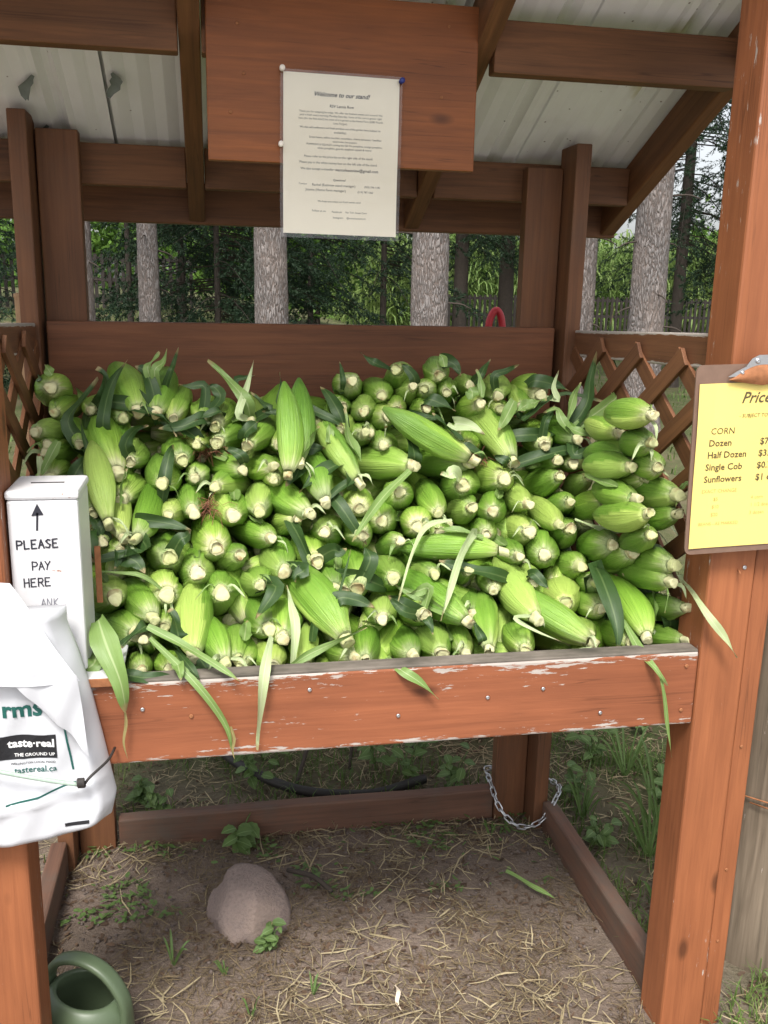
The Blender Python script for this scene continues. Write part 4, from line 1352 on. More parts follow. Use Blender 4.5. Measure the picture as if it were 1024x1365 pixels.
nl(.50, .135, .49, 'Welcome to our stand!', .35, .02)
HL = [Ln[0]]; Ln = []
nl(.50, .200, .21, 'RSV Lannia Row', 0, .01)
nl(.495, .237, .72, 'Thank you for stopping by today. We offer the freshest sweet corn around! We')
nl(.495, .258, .71, 'pick it fresh every morning Monday-Saturday. Some of the corn is grown right')
nl(.495, .280, .73, 'here (for the first time!) but most of it is grown at the Home Farm (6285 Fourth')
nl(.49, .302, .12, 'Line, Fergus).')
nl(.49, .333, .70, 'We also sell sunflowers and fresh produce out of the garden here (subject to', 0, .004)
nl(.49, .358, .11, 'availability).')
nl(.535, .392, .63, 'Green beans, yellow zucchini, cucumbers, cherry tomatoes, *seedless')
nl(.53, .414, .21, 'watermelon, hot peppers')
nl(.53, .436, .66, 'PUMPKINS & SQUASH coming late fall: Pie pumpkins, orange pumpkins,')
nl(.53, .458, .47, 'white pumpkins, gourds, spaghetti squash & more!')
nl(.48, .512, .60, 'Please refer to the price list on the right side of the stand.')
nl(.48, .550, .68, 'Please pay in the white money box on the left side of the stand.')
nl(.31, .590, .32, 'We also accept e-transfer to', 0, .004)
nl(.645, .592, .37, 'vantoleastview@gmail.com', 0, .012)
nl(.49, .655, .11, 'Questions?', 0, .01)
nl(.17, .685, .07, 'Contact'); nl(.44, .690, .38, 'Rachel (Eastview stand manager)'); nl(.78, .690, .14, '(905) 596-1182')
nl(.37, .722, .35, 'Joanne (Home Farm manager)'); nl(.72, .724, .14, '(519) 787-1062')
nl(.49, .792, .38, 'We hope you enjoy our fresh sweet corn!')
nl(.31, .855, .12, 'Follow us on'); nl(.47, .858, .09, 'Facebook'); nl(.64, .858, .19, "Van Tol's Sweet Corn")
nl(.48, .895, .09, 'Instagram'); nl(.64, .895, .17, '@vantolsweetcorn')
ysurf = lambda x, z: curl(x, z) - 0.0004
lay_text(HL, ysurf, M['ink_black'], 'printed_heading', notice, NW)
lay_text(Ln, ysurf, M['ink'], 'printed_text', notice, NW)


def pin(x, z, mat):
    V = []; F = []
    prof = [(0.0, 0.0045), (0.002, 0.0045), (0.004, 0.003), (0.008, 0.003), (0.010, 0.005), (0.012, 0.005), (0.0128, 0.003)]
    for h, r in prof:
        for k in range(12):
            a = k * math.pi / 6
            V.append((x + r * math.cos(a), -0.003 - h, z + r * math.sin(a)))
    for i in range(len(prof) - 1):
        for k in range(12): F.append((i * 12 + k, i * 12 + (k + 1) % 12, (i + 1) * 12 + (k + 1) % 12, (i + 1) * 12 + k))
    F.append(tuple(range(len(V) - 12, len(V))))
    link('push_pin', mesh_from('push_pin', V, F, mat, True), notice, NW)


pin(-0.108, 0.141, M['pinclear']); pin(-0.110, 0.015, M['pinclear']); pin(0.108, 0.134, M['pinblue'])

# ------------------------------------------------------------------ clipboard with the price list
clip = empty('price_clipboard', mat=Matrix.Translation((0.8890, 1.3985, 1.170)) @ Matrix.Rotation(R(-2.0), 4, 'Y'))
CW = WM[clip.name]
setprops(clip, 'brown clipboard with a yellow price list hung on the front post', 'clipboard')


def rounded_plate(name, w, h, th, r, mat, parent, mw, y0=0.0, cx=0.0, cz=0.0):
    pts = []
    for sx, sz, a0 in ((1, 1, 0), (-1, 1, 90), (-1, -1, 180), (1, -1, 270)):
        for k in range(6):
            a = R(a0 + 18 * k)
            pts.append((cx + sx * (w / 2 - r) + r * math.cos(a), cz + sz * (h / 2 - r) + r * math.sin(a)))
    n = len(pts)
    V = [(x, y0, z) for x, z in pts] + [(x, y0 + th, z) for x, z in pts]
    F = [tuple(range(n))[::-1], tuple(range(n, 2 * n))] + [(i, (i + 1) % n, n + (i + 1) % n, n + i) for i in range(n)]
    me = mesh_from(name, V, F, mat)
    bm = bmesh.new(); bm.from_mesh(me); bmesh.ops.recalc_face_normals(bm, faces=bm.faces); bm.to_mesh(me); bm.free()
    return link(name, me, parent, mw)


YB = -0.030
rounded_plate('backing_board', 0.228, 0.318, 0.003, 0.012, M['hardboard'], clip, CW, YB)
yl = lambda x, z: YB - 0.0012 - 0.003 * max(0.0, abs(x) - .08) / .03 * (0.5 + 0.5 * math.sin(8 * z + 1)) - 0.0006 * math.sin(30 * z)
sheet('paper', -0.1085, 0.1080, -0.148, 0.1290, yl, M['yellow'], clip, CW, 0.0004, 14, 16)
yt = lambda x, z: yl(x, z) - 0.0006
PLh = [(-0.032, 0.096, 0.100, 'L', 'Price List', .35, .015, 'W')]
lay_text(PLh, yt, M['inkbrown'], 'printed_heading', clip, CW)
PL = []


def pl(x, z, s, body, sh=0.0, b=0.0): PL.append((x, z, s, 'L', body, sh, b, 'S'))


pl(-0.034, 0.072, .0085, '- SUBJECT TO AVAILABILITY -', .15)
pl(-0.083, 0.046, .0150, 'CORN', 0.05, .0)
pl(-0.085, 0.026, .0155, 'Dozen', 0, .016)
pl(-0.086, 0.006, .0155, 'Half Dozen', 0, .016)
pl(-0.088, -0.0145, .0155, 'Single Cob', 0, .016)
pl(-0.089, -0.0350, .0155, 'Sunflowers', 0, .016)
lay_text(PL, yt, M['inkbrown'], 'printed_items', clip, CW)
PL = []
pl(0.0075, 0.026, .0155, '$7', 0, .016); pl(0.0065, 0.006, .0155, '$3.50', 0, .016); pl(0.0055, -0.0145, .0155, '$0.75', 0, .016); pl(0.005, -0.0350, .0155, '$1 each', 0, .016)
lay_text(PL, yt, M['inkbrown'], 'printed_prices', clip, CW)
PL = []
pl(-0.0915, -0.053, .0085, 'EXACT CHANGE')
pl(-0.069, -0.067, .0085, '$5'); pl(-0.071, -0.080, .0085, '$10'); pl(-0.072, -0.0935, .0085, '$20')
pl(0.000, -0.067, .0085, '4 corn'); pl(0.000, -0.080, .0085, '1 1/2 dozen'); pl(-0.001, -0.0935, .0085, '3 dozen')
pl(-0.094, -0.109, .0080, 'BEANS - AS MARKED')
M['inkfaint'] = plain('faded_print', (0.42, 0.34, 0.10), 0.7, 0.1)
lay_text(PL, yt, M['inkfaint'], 'faded_text', clip, CW)


def clip_jaw():
    V = []; F = []
    n = 16
    for j in range(7):
        t = j / 6
        for i in range(n + 1):
            s = i / n * 2 - 1
            x = s * 0.060
            top = 0.158 - 0.004 * s * s
            bot = 0.1305 - 0.010 * (1 - abs(s)) ** 0.8 + 0.004
            ztop = bot + (top - bot) * (1 - abs(s) ** 2.2)
            z = bot + (ztop - bot) * t
            V.append((x, YB - 0.004 - 0.010 * math.sin(math.pi * (0.15 + 0.7 * t)) * (1 - 0.6 * s * s), z))
    for j in range(6):
        for i in range(n):
            a = j * (n + 1) + i
            F.append((a, a + 1, a + n + 2, a + n + 1))
    return mesh_from('clip_jaw', V, F, M['rust'], True)


link('clip_jaw', clip_jaw(), clip, CW)
# grey lever above the jaw, with its rivet
V = []; F = []
out = [(-0.062, 0.1395), (-0.045, 0.149), (-0.032, 0.155), (-0.022, 0.168), (-0.010, 0.1735), (0.010, 0.1735), (0.022, 0.168), (0.032, 0.155), (0.045, 0.149), (0.062, 0.1395), (0.04, 0.1400), (0.0, 0.147), (-0.04, 0.1400)]
for s in (0, 1):
    for x, z in out: V.append((x, YB - 0.0075 + s * 0.0016 - 0.04 * max(0, z - .15), z))
n = len(out)
F = [tuple(range(n)), tuple(range(2 * n - 1, n - 1, -1))] + [(i, n + i, n + (i + 1) % n, (i + 1) % n) for i in range(n)]
link('clip_lever', mesh_from('clip_lever', V, F, M['steel']), clip, CW)
for (x, z, r) in ((-0.012, 0.164, 0.0045), (-0.038, 0.146, 0.003), (0.038, 0.146, 0.003)):
    V = []; F = []
    for h, rr_ in ((0.0, r), (0.0015, r), (0.0028, r * .6), (0.0022, r * .35)):
        for k in range(12):
            a = k * math.pi / 6
            V.append((x + rr_ * math.cos(a), YB - 0.008 - h, z + rr_ * math.sin(a)))
    for i in range(3):
        for k in range(12): F.append((i * 12 + k, i * 12 + (k + 1) % 12, (i + 1) * 12 + (k + 1) % 12, (i + 1) * 12 + k))
    F.append(tuple(range(36, 48)))
    link('rivet', mesh_from('rivet', V, F, M['steel'], True), clip, CW)

# ------------------------------------------------------------------ pay box
BX0, BX1, BY0, BY1, BZ0, BZ1 = -0.3095, -0.2020, 1.422, 1.545, 0.833, 1.127
paybox = empty('pay_box', ((BX0 + BX1) / 2, 1.485, BZ0))
setprops(paybox, 'rust-chipped white metal pay box standing on the bin corner', 'pay box')
mid = ((BX0 + BX1) / 2, (BY0 + BY1) / 2)
board('body', (mid[0], mid[1], BZ0), (mid[0], mid[1], BZ1 - 0.014), BX1 - BX0 - 0.003, BY1 - BY0 - 0.003, M['white_metal'], paybox, (0, 1, 0), 0.005)
board('lid', (mid[0], mid[1], BZ1 - 0.0145), (mid[0], mid[1], BZ1), BX1 - BX0 + 0.001, BY1 - BY0 + 0.001, M['white_metal'], paybox, (0, 1, 0), 0.005)
board('coin_slot', (mid[0] - 0.025, mid[1], BZ1 + 0.0004), (mid[0] + 0.025, mid[1], BZ1 + 0.0004), 0.004, 0.0012, M['blackrubber'], paybox, (0, 0, 1), 0)
board('base_tray', (-0.309, 1.478, 0.8265), (-0.150, 1.478, 0.8265), 0.165, 0.006, M['white_metal'], paybox, (0, 0, 1), 0.002)
board('tray_lip', (-0.309, 1.3935, 0.823), (-0.150, 1.3935, 0.823), 0.003, 0.014, M['rust'], paybox, (0, 0, 1), 0.001)
board('hinge_strip', (-0.194, 1.543, 0.905), (-0.194, 1.543, 1.005), 0.010, 0.004, M['rust'], paybox, (0, 1, 0), 0.001)

GL = {
    'P': [[(0, 0), (0, 1), (.6, .95), (.75, .72), (.55, .5), (0, .45)]],
    'L': [[(0, 1), (.02, 0), (.65, .04)]],
    'E': [[(.65, 1), (0, .97), (0, 0), (.68, .03)], [(0, .52), (.5, .54)]],
    'A': [[(0, 0), (.35, 1), (.75, 0)], [(.12, .36), (.62, .38)]],
    'S': [[(.65, .88), (.35, 1), (.05, .78), (.3, .55), (.65, .35), (.45, .02), (0, .1)]],
    'Y': [[(0, 1), (.34, .5)], [(.72, 1), (.34, .5), (.2, 0)]],
    'H': [[(0, 1), (0, 0)], [(.65, 1), (.66, 0)], [(0, .5), (.66, .53)]],
    'R': [[(0, 0), (0, 1), (.55, .95), (.65, .72), (.5, .52), (0, .48)], [(.3, .5), (.7, 0)]],
    'N': [[(0, 0), (.04, 1), (.6, 0), (.66, 1)]],
    'K': [[(0, 1), (0, 0)], [(.6, 1), (0, .45), (.65, 0)]],
    '/': [[(0, 0), (.25, .9)]], '!': [[(.1, 1), (.1, .25)]],
}


def strokes(polys, wd, y=BY0 + 0.0015 - 0.0009):
    V = []; F = []
    for p in polys:
        for (a, b) in zip(p, p[1:]):
            d = Vector((b[0] - a[0], 0, b[1] - a[1]))
            if d.length < 1e-6: continue
            d.normalize(); nrm = Vector((-d.z, 0, d.x)) * wd / 2
            A = Vector((a[0], y, a[1])) - d * wd * .35; B = Vector((b[0], y, b[1])) + d * wd * .35
            o = len(V)
            V += [A - nrm, B - nrm, B + nrm, A + nrm]; F.append((o, o + 1, o + 2, o + 3))
            y -= 0.000012
    return V, F


def hand(word, x, z, h, wd, slope=0.0, gap=0.30, asp=0.78):
    polys = []
    for i, c in enumerate(word):
        jx = random.uniform(-.04, .04) * h
        for st in GL[c]:
            polys.append([(x + jx + px * h * asp, z + py * h * (1 + random.uniform(-.03, .03)) + slope * (x - BX0)) for px, py in st])
        x += h * asp * (0.72 + gap) if c not in '/!' else h * asp * .5
    return strokes(polys, wd)


VV = []; FF = []
for args in (('PLEASE', -0.296, 1.0360, 0.0135, 0.0024, 0.03, .26), ('PAY', -0.276, 1.0015, 0.0130, 0.0019, 0.03, .20), ('HERE', -0.290, 0.975, 0.0135, 0.0019, 0.03, .28)):
    V, F = hand(*args); o = len(VV); VV += V; FF += [tuple(i + o for i in f) for f in F]
link('marker_lettering', mesh_from('marker_lettering', VV, FF, M['marker']), paybox)
VV = []; FF = []
for args in (('ANK', -0.267, 0.9415, 0.0125, 0.0011, 0.03, .25), ('//!', -0.247, 0.921, 0.010, 0.0011, 0.0, .1)):
    V, F = hand(*args); o = len(VV); VV += V; FF += [tuple(i + o for i in f) for f in F]
M['markerfaint'] = plain('worn_marker', (0.16, 0.16, 0.19), 0.6, 0.2)
link('worn_lettering', mesh_from('worn_lettering', VV, FF, M['markerfaint']), paybox)
V, F = strokes([[(-0.2655, 1.066), (-0.2635, 1.092)]], 0.0030)
o = len(V); yy = BY0 + 0.0006
V += [Vector((-0.2725, yy, 1.088)), Vector((-0.2545, yy, 1.0895)), Vector((-0.2630, yy, 1.1075))]; F.append((o, o + 1, o + 2))
link('arrow_mark', mesh_from('arrow_mark', V, F, M['marker']), paybox)

# ------------------------------------------------------------------ hanging plastic bags
bags = empty('plastic_bags', (-0.32, 1.39, 0.56))
setprops(bags, 'stack of white plastic carrier bags hanging on the post below the pay box', 'plastic bags')


def xr(z):
    return float(np.interp(z, [0.55, 0.575, 0.596, 0.63, 0.74, 0.816, 0.883, 0.93], [-.23, -.190, -.174, -.165, -.182, -.195, -.210, -.225]))


def zb(x):
    return float(np.interp(x, [-.48, -.337, -.271, -.20, -.165], [.565, .555, .563, .583, .60]))


def pad_y(x, z):
    u = (xr(z) - x); b = z - zb(min(x, -.17))
    e = min(1.0, max(0.0, u) / 0.022) ** .6 * min(1.0, max(0.0, b) / 0.022) ** .6
    return (1.392 - 0.048 * e - 0.003 * math.sin(38 * z + 14 * x) * e - 0.002 * math.sin(70 * x - 25 * z) * e
            - 0.005 * math.exp(-((z - 0.645 - .25 * (x + .3)) / .006) ** 2) * e
            + 0.004 * abs(math.sin(26 * z + 40 * x)) * e * (0.5 + 0.5 * math.sin(9 * z)) + 0.003 * abs(math.sin(61 * x - 33 * z + 1)) * e)


V = []; F = []
NXB, NZB = 34, 44
for s in (0, 1):
    for j in range(NZB + 1):
        for i in range(NXB + 1):
            u = i / NXB; v = j / NZB
            u = 1 - (1 - u) ** 1.4
            v2 = 1 - (1 - v) ** 1.4
            zt = 0.955
            x = -0.47 + u * 0.3
            z = zt + (zb(-0.47 + u * .29) - zt) * v2
            x = -0.47 + (xr(z) + 0.47) * u
            z = zt + (zb(x) - zt) * v2
            V.append((x, pad_y(x, z) if s == 0 else 1.3935, z))
n = NXB + 1; off = n * (NZB + 1)
for j in range(NZB):
    for i in range(NXB):
        a = j * n + i
        F.append((a, a + n, a + n + 1, a + 1)); F.append((off + a, off + a + 1, off + a + n + 1, off + a + n))
for j in range(NZB):
    a = j * n; F.append((a, off + a, off + a + n, a + n)); a += NXB; F.append((a, a + n, off + a + n, off + a))
for i in range(NXB):
    a = i; F.append((a, a + 1, off + a + 1, off + a)); a = NZB * n + i; F.append((a, off + a, off + a + 1, a + 1))
link('bag_stack', mesh_from('bag_stack', V, F, M['bag'], True), bags)


def flap(name, P, bulge, seed):
    """Curved plastic sheet between four corner points (a,b top; d,c bottom)."""
    rr = random.Random(seed)
    a, b, c, d = [Vector(p) for p in P]
    V = []; F = []; N = 16
    ph = rr.uniform(0, 6)
    for s in (0, 1):
        for j in range(N + 1):
            for i in range(N + 1):
                u = i / N; v = j / N
                p = a.lerp(b, u).lerp(d.lerp(c, u), v)
                p.y -= bulge * math.sin(math.pi * u) * math.sin(math.pi * (v * .8 + .1)) + 0.003 * math.sin(9 * u + 7 * v + ph) - s * 0.0008
                p.z += 0.004 * math.sin(5 * u + ph)
                V.append(p)
    n = N + 1; off = n * n
    for j in range(N):
        for i in range(N):
            q = j * n + i
            F.append((q, q + n, q + n + 1, q + 1)); F.append((off + q, off + q + 1, off + q + n + 1, off + q + n))
    return link(name, mesh_from(name, V, F, M['bag'], True), bags)


flap('bag_fold', [(-0.45, 1.37, 1.045), (-0.300, 1.372, 1.000), (-0.203, 1.326, 0.858), (-0.45, 1.322, 0.862)], 0.012, 1)
flap('bag_fold', [(-0.300, 1.322, 0.868), (-0.206, 1.326, 0.872), (-0.196, 1.334, 0.732), (-0.244, 1.330, 0.795)], 0.004, 2)
bt = lambda x, z: pad_y(x, z) - 0.0012
lay_text([(-0.262, 0.797, 0.058, 'R', 'rms', 0, .03, 'W')], bt, M['ink_green'], 'printed_name', bags)


def patch(name, x0, x1, z0, z1, mat, lift, nx=12, nz=5, slope=0.0):
    V = []; F = []
    for j in range(nz + 1):
        for i in range(nx + 1):
            x = x0 + (x1 - x0) * i / nx; z = z0 + (z1 - z0) * j / nz + slope * (x - x0)
            V.append((x, pad_y(x, z) - lift, z))
    for j in range(nz):
        for i in range(nx):
            a = j * (nx + 1) + i; F.append((a, a + 1, a + nx + 2, a + nx + 1))
    return link(name, mesh_from(name, V, F, mat), bags)


patch('printed_logo', -0.345, -0.245, 0.724, 0.764, M['ink_black'], 0.0010)
bt2 = lambda x, z: pad_y(x, z) - 0.0018
lay_text([(-0.248, 0.744, 0.068, 'R', 'taste\u00b7real', 0, .03, 'W'), (-0.248, 0.7285, 0.060, 'R', 'THE GROUND UP', 0, .01, 'W')], bt2, M['ink_white'], 'printed_logo_words', bags)
lay_text([(-0.248, 0.7155, 0.066, 'R', 'WELLINGTON LOCAL FOOD', 0, .01, 'W')], bt, M['ink_black'], 'printed_words', bags)
lay_text([(-0.247, 0.702, 0.062, 'R', 'tastereal.ca', 0, .015, 'W')], bt, M['ink_green'], 'printed_address', bags)
patch('printed_bar', -0.240, -0.203, 0.606, 0.612, M['ink_black'], 0.0012, 8, 2, 0.14)


def ribbon_on_pad(name, pts, wd, mat):
    P = catmull([Vector((x, 0, z)) for x, z in pts], 30)
    V = []; F = []
    for i, p in enumerate(P):
        d = (P[min(i + 1, 30)] - P[max(i - 1, 0)]).normalized(); nrm = Vector((-d.z, 0, d.x)) * wd / 2
        for s in (-1, 1):
            q = p + nrm * s; V.append((q.x, pad_y(q.x, q.z) - 0.0013, q.z))
    for i in range(30): F.append((2 * i, 2 * i + 1, 2 * i + 3, 2 * i + 2))
    link(name, mesh_from(name, V, F, mat), bags)


ribbon_on_pad('printed_line', [(-0.246, 0.879), (-0.240, 0.843), (-0.235, 0.80), (-0.231, 0.769), (-0.2235, 0.700)], 0.003, M['ink_green'])
ribbon_on_pad('printed_line', [(-0.325, 0.649), (-0.27, 0.664), (-0.220, 0.680)], 0.003, M['ink_green'])
cord = tube('cord', [(-0.40, 1.328, 0.742), (-0.323, 1.322, 0.720), (-0.26, 1.3225, 0.701), (-0.214, 1.323, 0.689)], 0.0034, M['cordwhite'], 20, 8)
eo = link('elastic_cord', cord)
setprops(eo, 'pale elastic cord stretched across the white bags', 'cord')
pts = []
for k in range(40):
    a = k / 40 * 2 * math.pi * 4
    pts.append((-0.214 + 0.010 * k / 40, 1.325 + 0.005 * math.cos(a), 0.690 + 0.006 * math.sin(a)))
pts.append((-0.195, 1.334, 0.696)); pts.append((-0.172, 1.36, 0.707)); pts.append((-0.165, 1.395, 0.709))
hk = link('hook', tube('hook', pts, 0.0022, M['blackrubber'], 150, 7), eo)

# ------------------------------------------------------------------ watering can
can = empty('watering_can', mat=Matrix.Translation((-0.258, 1.545, 0.0)) @ Matrix.Rotation(R(62), 4, 'Z') @ Matrix.Scale(0.82, 4))
CN = WM[can.name]
setprops(can, 'green plastic watering can with arched handle on the soil by the post', 'watering can')


def loft(rings, name, mat, parent, mw, close=False, smooth=True):
    n = len(rings[0]); V = [p for r in rings for p in r]; F = []
    for i in range(len(rings) - 1):
        for k in range(n):
            F.append((i * n + k, i * n + (k + 1) % n, (i + 1) * n + (k + 1) % n, (i + 1) * n + k))
    if close: F.append(tuple(range(n))[::-1])
    return link(name, mesh_from(name, V, F, mat, smooth), parent, mw)


def oval(rx, ry, z, cx=0, cy=0, tilt=0.0, n=28):
    return [(cx + rx * math.cos(a), cy + ry * math.sin(a), z + tilt * ry * math.sin(a)) for a in [2 * math.pi * k / n for k in range(n)]]


loft([oval(.078, .098, 0.0), oval(.086, .106, .008), oval(.090, .110, .05), oval(.088, .108, .10), oval(.082, .100, .140, 0, 0, .05), oval(.070, .088, .160, 0, 0, .1),
      oval(.062, .078, .1665, 0, 0, .12), oval(.057, .072, .166, 0, 0, .12), oval(.055, .070, .160, 0, 0, .12), oval(.070, .088, .13), oval(.080, .100, .06), oval(.07, .09, .010)], 'body', M['can'], can, CN, True)
hp = catmull([(0, -.104, .10), (0, -.100, .165), (0, -.060, .222), (0, .0, .245), (0, .060, .232), (0, .095, .19), (0, .100, .13)], 26)
rings = []
for i, p in enumerate(hp):
    d = (hp[min(i + 1, 26)] - hp[max(i - 1, 0)]).normalized(); nn = Vector((1, 0, 0)).cross(d)
    rings.append([p + Vector((1, 0, 0)) * (.019 * math.copysign(abs(math.cos(a)) ** .7, math.cos(a))) + nn * (.010 * math.copysign(abs(math.sin(a)) ** .7, math.sin(a))) for a in [2 * math.pi * k / 14 for k in range(14)]])
loft(rings, 'handle', M['can'], can, CN)
sp = link('spout', tube('spout', [(0, .095, .04), (0, .17, .09), (0, .25, .17), (0, .30, .235)], lambda t: .022 - .010 * t, M['can'], 16, 12), can, CN)

# ------------------------------------------------------------------ stone
def rock(name, c, rad, seed, mat, sub=4, power=1.0):
    bm = bmesh.new(); bmesh.ops.create_icosphere(bm, subdivisions=sub, radius=1.0)
    from mathutils import noise
    for v in bm.verts:
        p = v.co.normalized()
        n1 = noise.noise(p * 1.1 + Vector((seed, 0, 0))); n2 = noise.noise(p * 2.9 + Vector((0, seed, 0))); n3 = noise.noise(p * 8 + Vector((0, 0, seed)))
        k = 1 + .26 * n1 + .10 * n2 + .025 * n3
        q = p * k
        # a few flat broken faces
        for nn, dd in ((Vector((-.35, -.75, .55)), .70), (Vector((.7, -.35, .5)), .76), (Vector((-.75, -.1, .6)), .72), (Vector((.12, -.1, 1)), .80), (Vector((.5, -.9, .2)), .82), (Vector((-.9, -.4, 0)), .80)):
            nn = nn.normalized(); ex = q.dot(nn) - dd
            if ex > 0: q = q - nn * ex * .93
        v.co = Vector((q.x * rad[0], q.y * rad[1], q.z * rad[2]))
    me = bpy.data.meshes.new(name); bm.to_mesh(me); bm.free()
    me.polygons.foreach_set('use_smooth', [True] * len(me.polygons)); me.materials.append(mat)
    return link(name, me, None, Matrix.Translation(c) @ Matrix.Rotation(R(-12), 4, 'Y'))


st = rock('fieldstone', (0.056, 1.878, 0.030), (0.100, 0.092, 0.092), 3.4, M['stone'])
setprops(st, 'pinkish grey fieldstone lying on the soil under the bin', 'stone')

# ------------------------------------------------------------------ chain round the back post
chain = empty('chain', (0.81, 2.18, 0.03))
setprops(chain, 'galvanised steel chain looped round the foot of the back post', 'chain')
lk = []
for k in range(14):
    a = 2 * math.pi * k / 14
    cx = 0.0075 * math.copysign(1, math.cos(a)) if abs(math.cos(a)) > .01 else 0
    lk.append(Vector((cx + 0.0062 * math.cos(a), 0.0062 * math.sin(a), 0)))
V = []; F = []
for i, p in enumerate(lk):
    d = (lk[(i + 1) % 14] - lk[i - 1]).normalized(); nn = Vector((0, 0, 1)); u = d.cross(nn)
    for k in range(6):
        a = k * math.pi / 3
        V.append(p + (u * math.cos(a) + nn * math.sin(a)) * 0.0021)
for i in range(14):
    for k in range(6):
        F.append((i * 6 + k, i * 6 + (k + 1) % 6, ((i + 1) % 14) * 6 + (k + 1) % 6, ((i + 1) % 14) * 6 + k))
LINK = mesh_from('chain_link', V, F, M['steel'], True)
cp = catmull([(.733, 2.235, .13), (.731, 2.18, .125), (.740, 2.125, .082), (.775, 2.100, .042), (.815, 2.096, .030), (.860, 2.100, .048), (.896, 2.112, .096), (.925, 2.16, .10), (.922, 2.225, .09), (.88, 2.262, .10), (.80, 2.268, .115), (.74, 2.25, .125)], 400)
acc = 0.0; last = cp[0]; kk = 0
for i in range(1, len(cp)):
    acc += (cp[i] - last).length; last = cp[i]
    if acc >= 0.0205:
        acc = 0
        d = (cp[min(i + 3, 400)] - cp[i - 3]).normalized()
        x, y, z = frame(d, Vector((0, -.6, 1)))
        a = R(45 if kk % 2 else -45)
        y2 = y * math.cos(a) + z * math.sin(a); z2 = x.cross(y2)
        mw = Matrix((x, y2, z2)).transposed().to_4x4(); mw.translation = cp[i]
        link('chain_link', LINK, chain, mw); kk += 1

# ------------------------------------------------------------------ things standing behind the stand
V = []; F = []
sh = empty('shovel', (0.825, 2.62, 0.0))
setprops(sh, 'shovel with a red D-shaped grip standing behind the back board', 'shovel')
loop = [(0.803, 2.62, 1.30), (0.800, 2.62, 1.335), (0.806, 2.62, 1.365), (0.820, 2.62, 1.384), (0.834, 2.62, 1.372), (0.842, 2.62, 1.335), (0.838, 2.62, 1.30), (0.82, 2.62, 1.285), (0.803, 2.62, 1.30)]
link('grip', tube('grip', loop, 0.0105, M['red'], 40, 10), sh)
link('shaft', tube('shaft', [(0.820, 2.62, 1.29), (0.822, 2.64, 0.8), (0.825, 2.66, 0.28)], 0.014, M['handlewood'], 8, 10), sh)
board('blade', (0.825, 2.66, 0.30), (0.827, 2.69, 0.01), 0.26, 0.006, M['red'], sh, (0, -1, 0), 0.002)
th = link('tool_handle', tube('tool_handle', [(-0.438, 2.35, 1.41), (-0.438, 2.35, 1.395), (-0.437, 2.35, 1.36), (-0.435, 2.36, 0.9), (-0.43, 2.40, 0.0)], lambda t: 0.010 if t == 0 else (0.0165 if t < .2 else .0155), M['handlewood'], 24, 10))
setprops(th, 'worn wooden tool handle leaning outside the lattice', 'tool handle')
hs_o = link('old_hose', tube('old_hose', [(-.10, 2.86, .03), (-0.011, 2.66, .035), (0.079, 2.49, .045), (0.224, 2.375, .03), (.42, 2.34, .02), (.60, 2.40, .02)], 0.014, M['blackrubber'], 40, 10))
setprops(hs_o, 'dark bent rubber hose lying in the weeds behind the runner', 'hose')
for a, b, r in (((0.30, 2.62, .19), (0.215, 2.42, .01), .006), ((0.40, 2.58, .20), (.39, 2.52, -.01), .005), ((.63, 2.7, .20), (.60, 2.6, -.01), .005), ((.16, 2.02, .02), (.26, 1.93, .012), .006)):
    t_ = link('stick', tube('stick', [a, ((a[0] + b[0]) / 2 + .01, (a[1] + b[1]) / 2, (a[2] + b[2]) / 2 + .01), b], r, M['twig'], 8, 7))
    setprops(t_, 'thin dry stick ' + ('lying on the soil beside the stone' if b[1] < 2 else 'poking up from the weeds behind the runner'), 'stick', None if b[1] < 2 else 'sticks behind the runner')

fp = empty('fence_post', (1.165, 1.60, 0))
setprops(fp, 'weathered grey round fence post with wire beside the front post', 'fence post')
V = []; F = []; UVs = []
for j in range(26):
    z = -0.05 + 1.15 * j / 25
    for k in range(30):
        a = 2 * math.pi * k / 30
        r = 0.085 * (1 - .06 * j / 25) * (1 + .03 * math.sin(3 * a + 1) + .016 * math.sin(11 * a + .5 * z) + (-.05 if k in (19, 24, 5) else 0))
        V.append((z + .05, r * math.cos(a), r * math.sin(a)))
for j in range(25):
    for k in range(30):
        F.append((j * 30 + k, (j + 1) * 30 + k, (j + 1) * 30 + (k + 1) % 30, j * 30 + (k + 1) % 30))
F.append(tuple(range(25 * 30, 26 * 30)))
mw = Matrix(((0, 0, 1, 1.165), (0, 1, 0, 1.60), (1, 0, 0, -0.05), (0, 0, 0, 1)))
mw = Matrix(((0, 1, 0, 1.165), (0, 0, 1, 1.60), (1, 0, 0, -0.05), (0, 0, 0, 1)))
link('trunk', mesh_from('fence_post', V, F, M['oldwood'], True), fp, mw)
ring = [(1.165 + .090 * math.cos(a), 1.60 + .090 * math.sin(a), 0.405 + 0.012 * math.sin(a * 2)) for a in [2 * math.pi * k / 20 for k in range(21)]]
link('wire', tube('wire', ring, 0.0018, M['rust'], 60, 6), fp)
link('wire', tube('wire', [(1.09, 1.55, .405), (1.3, 1.3, .41), (1.8, .9, .41)], 0.0016, M['rust'], 10, 6), fp)

# ------------------------------------------------------------------ trees
def norm_rows(a):
    return a / np.maximum(np.linalg.norm(a, axis=1, keepdims=True), 1e-9)


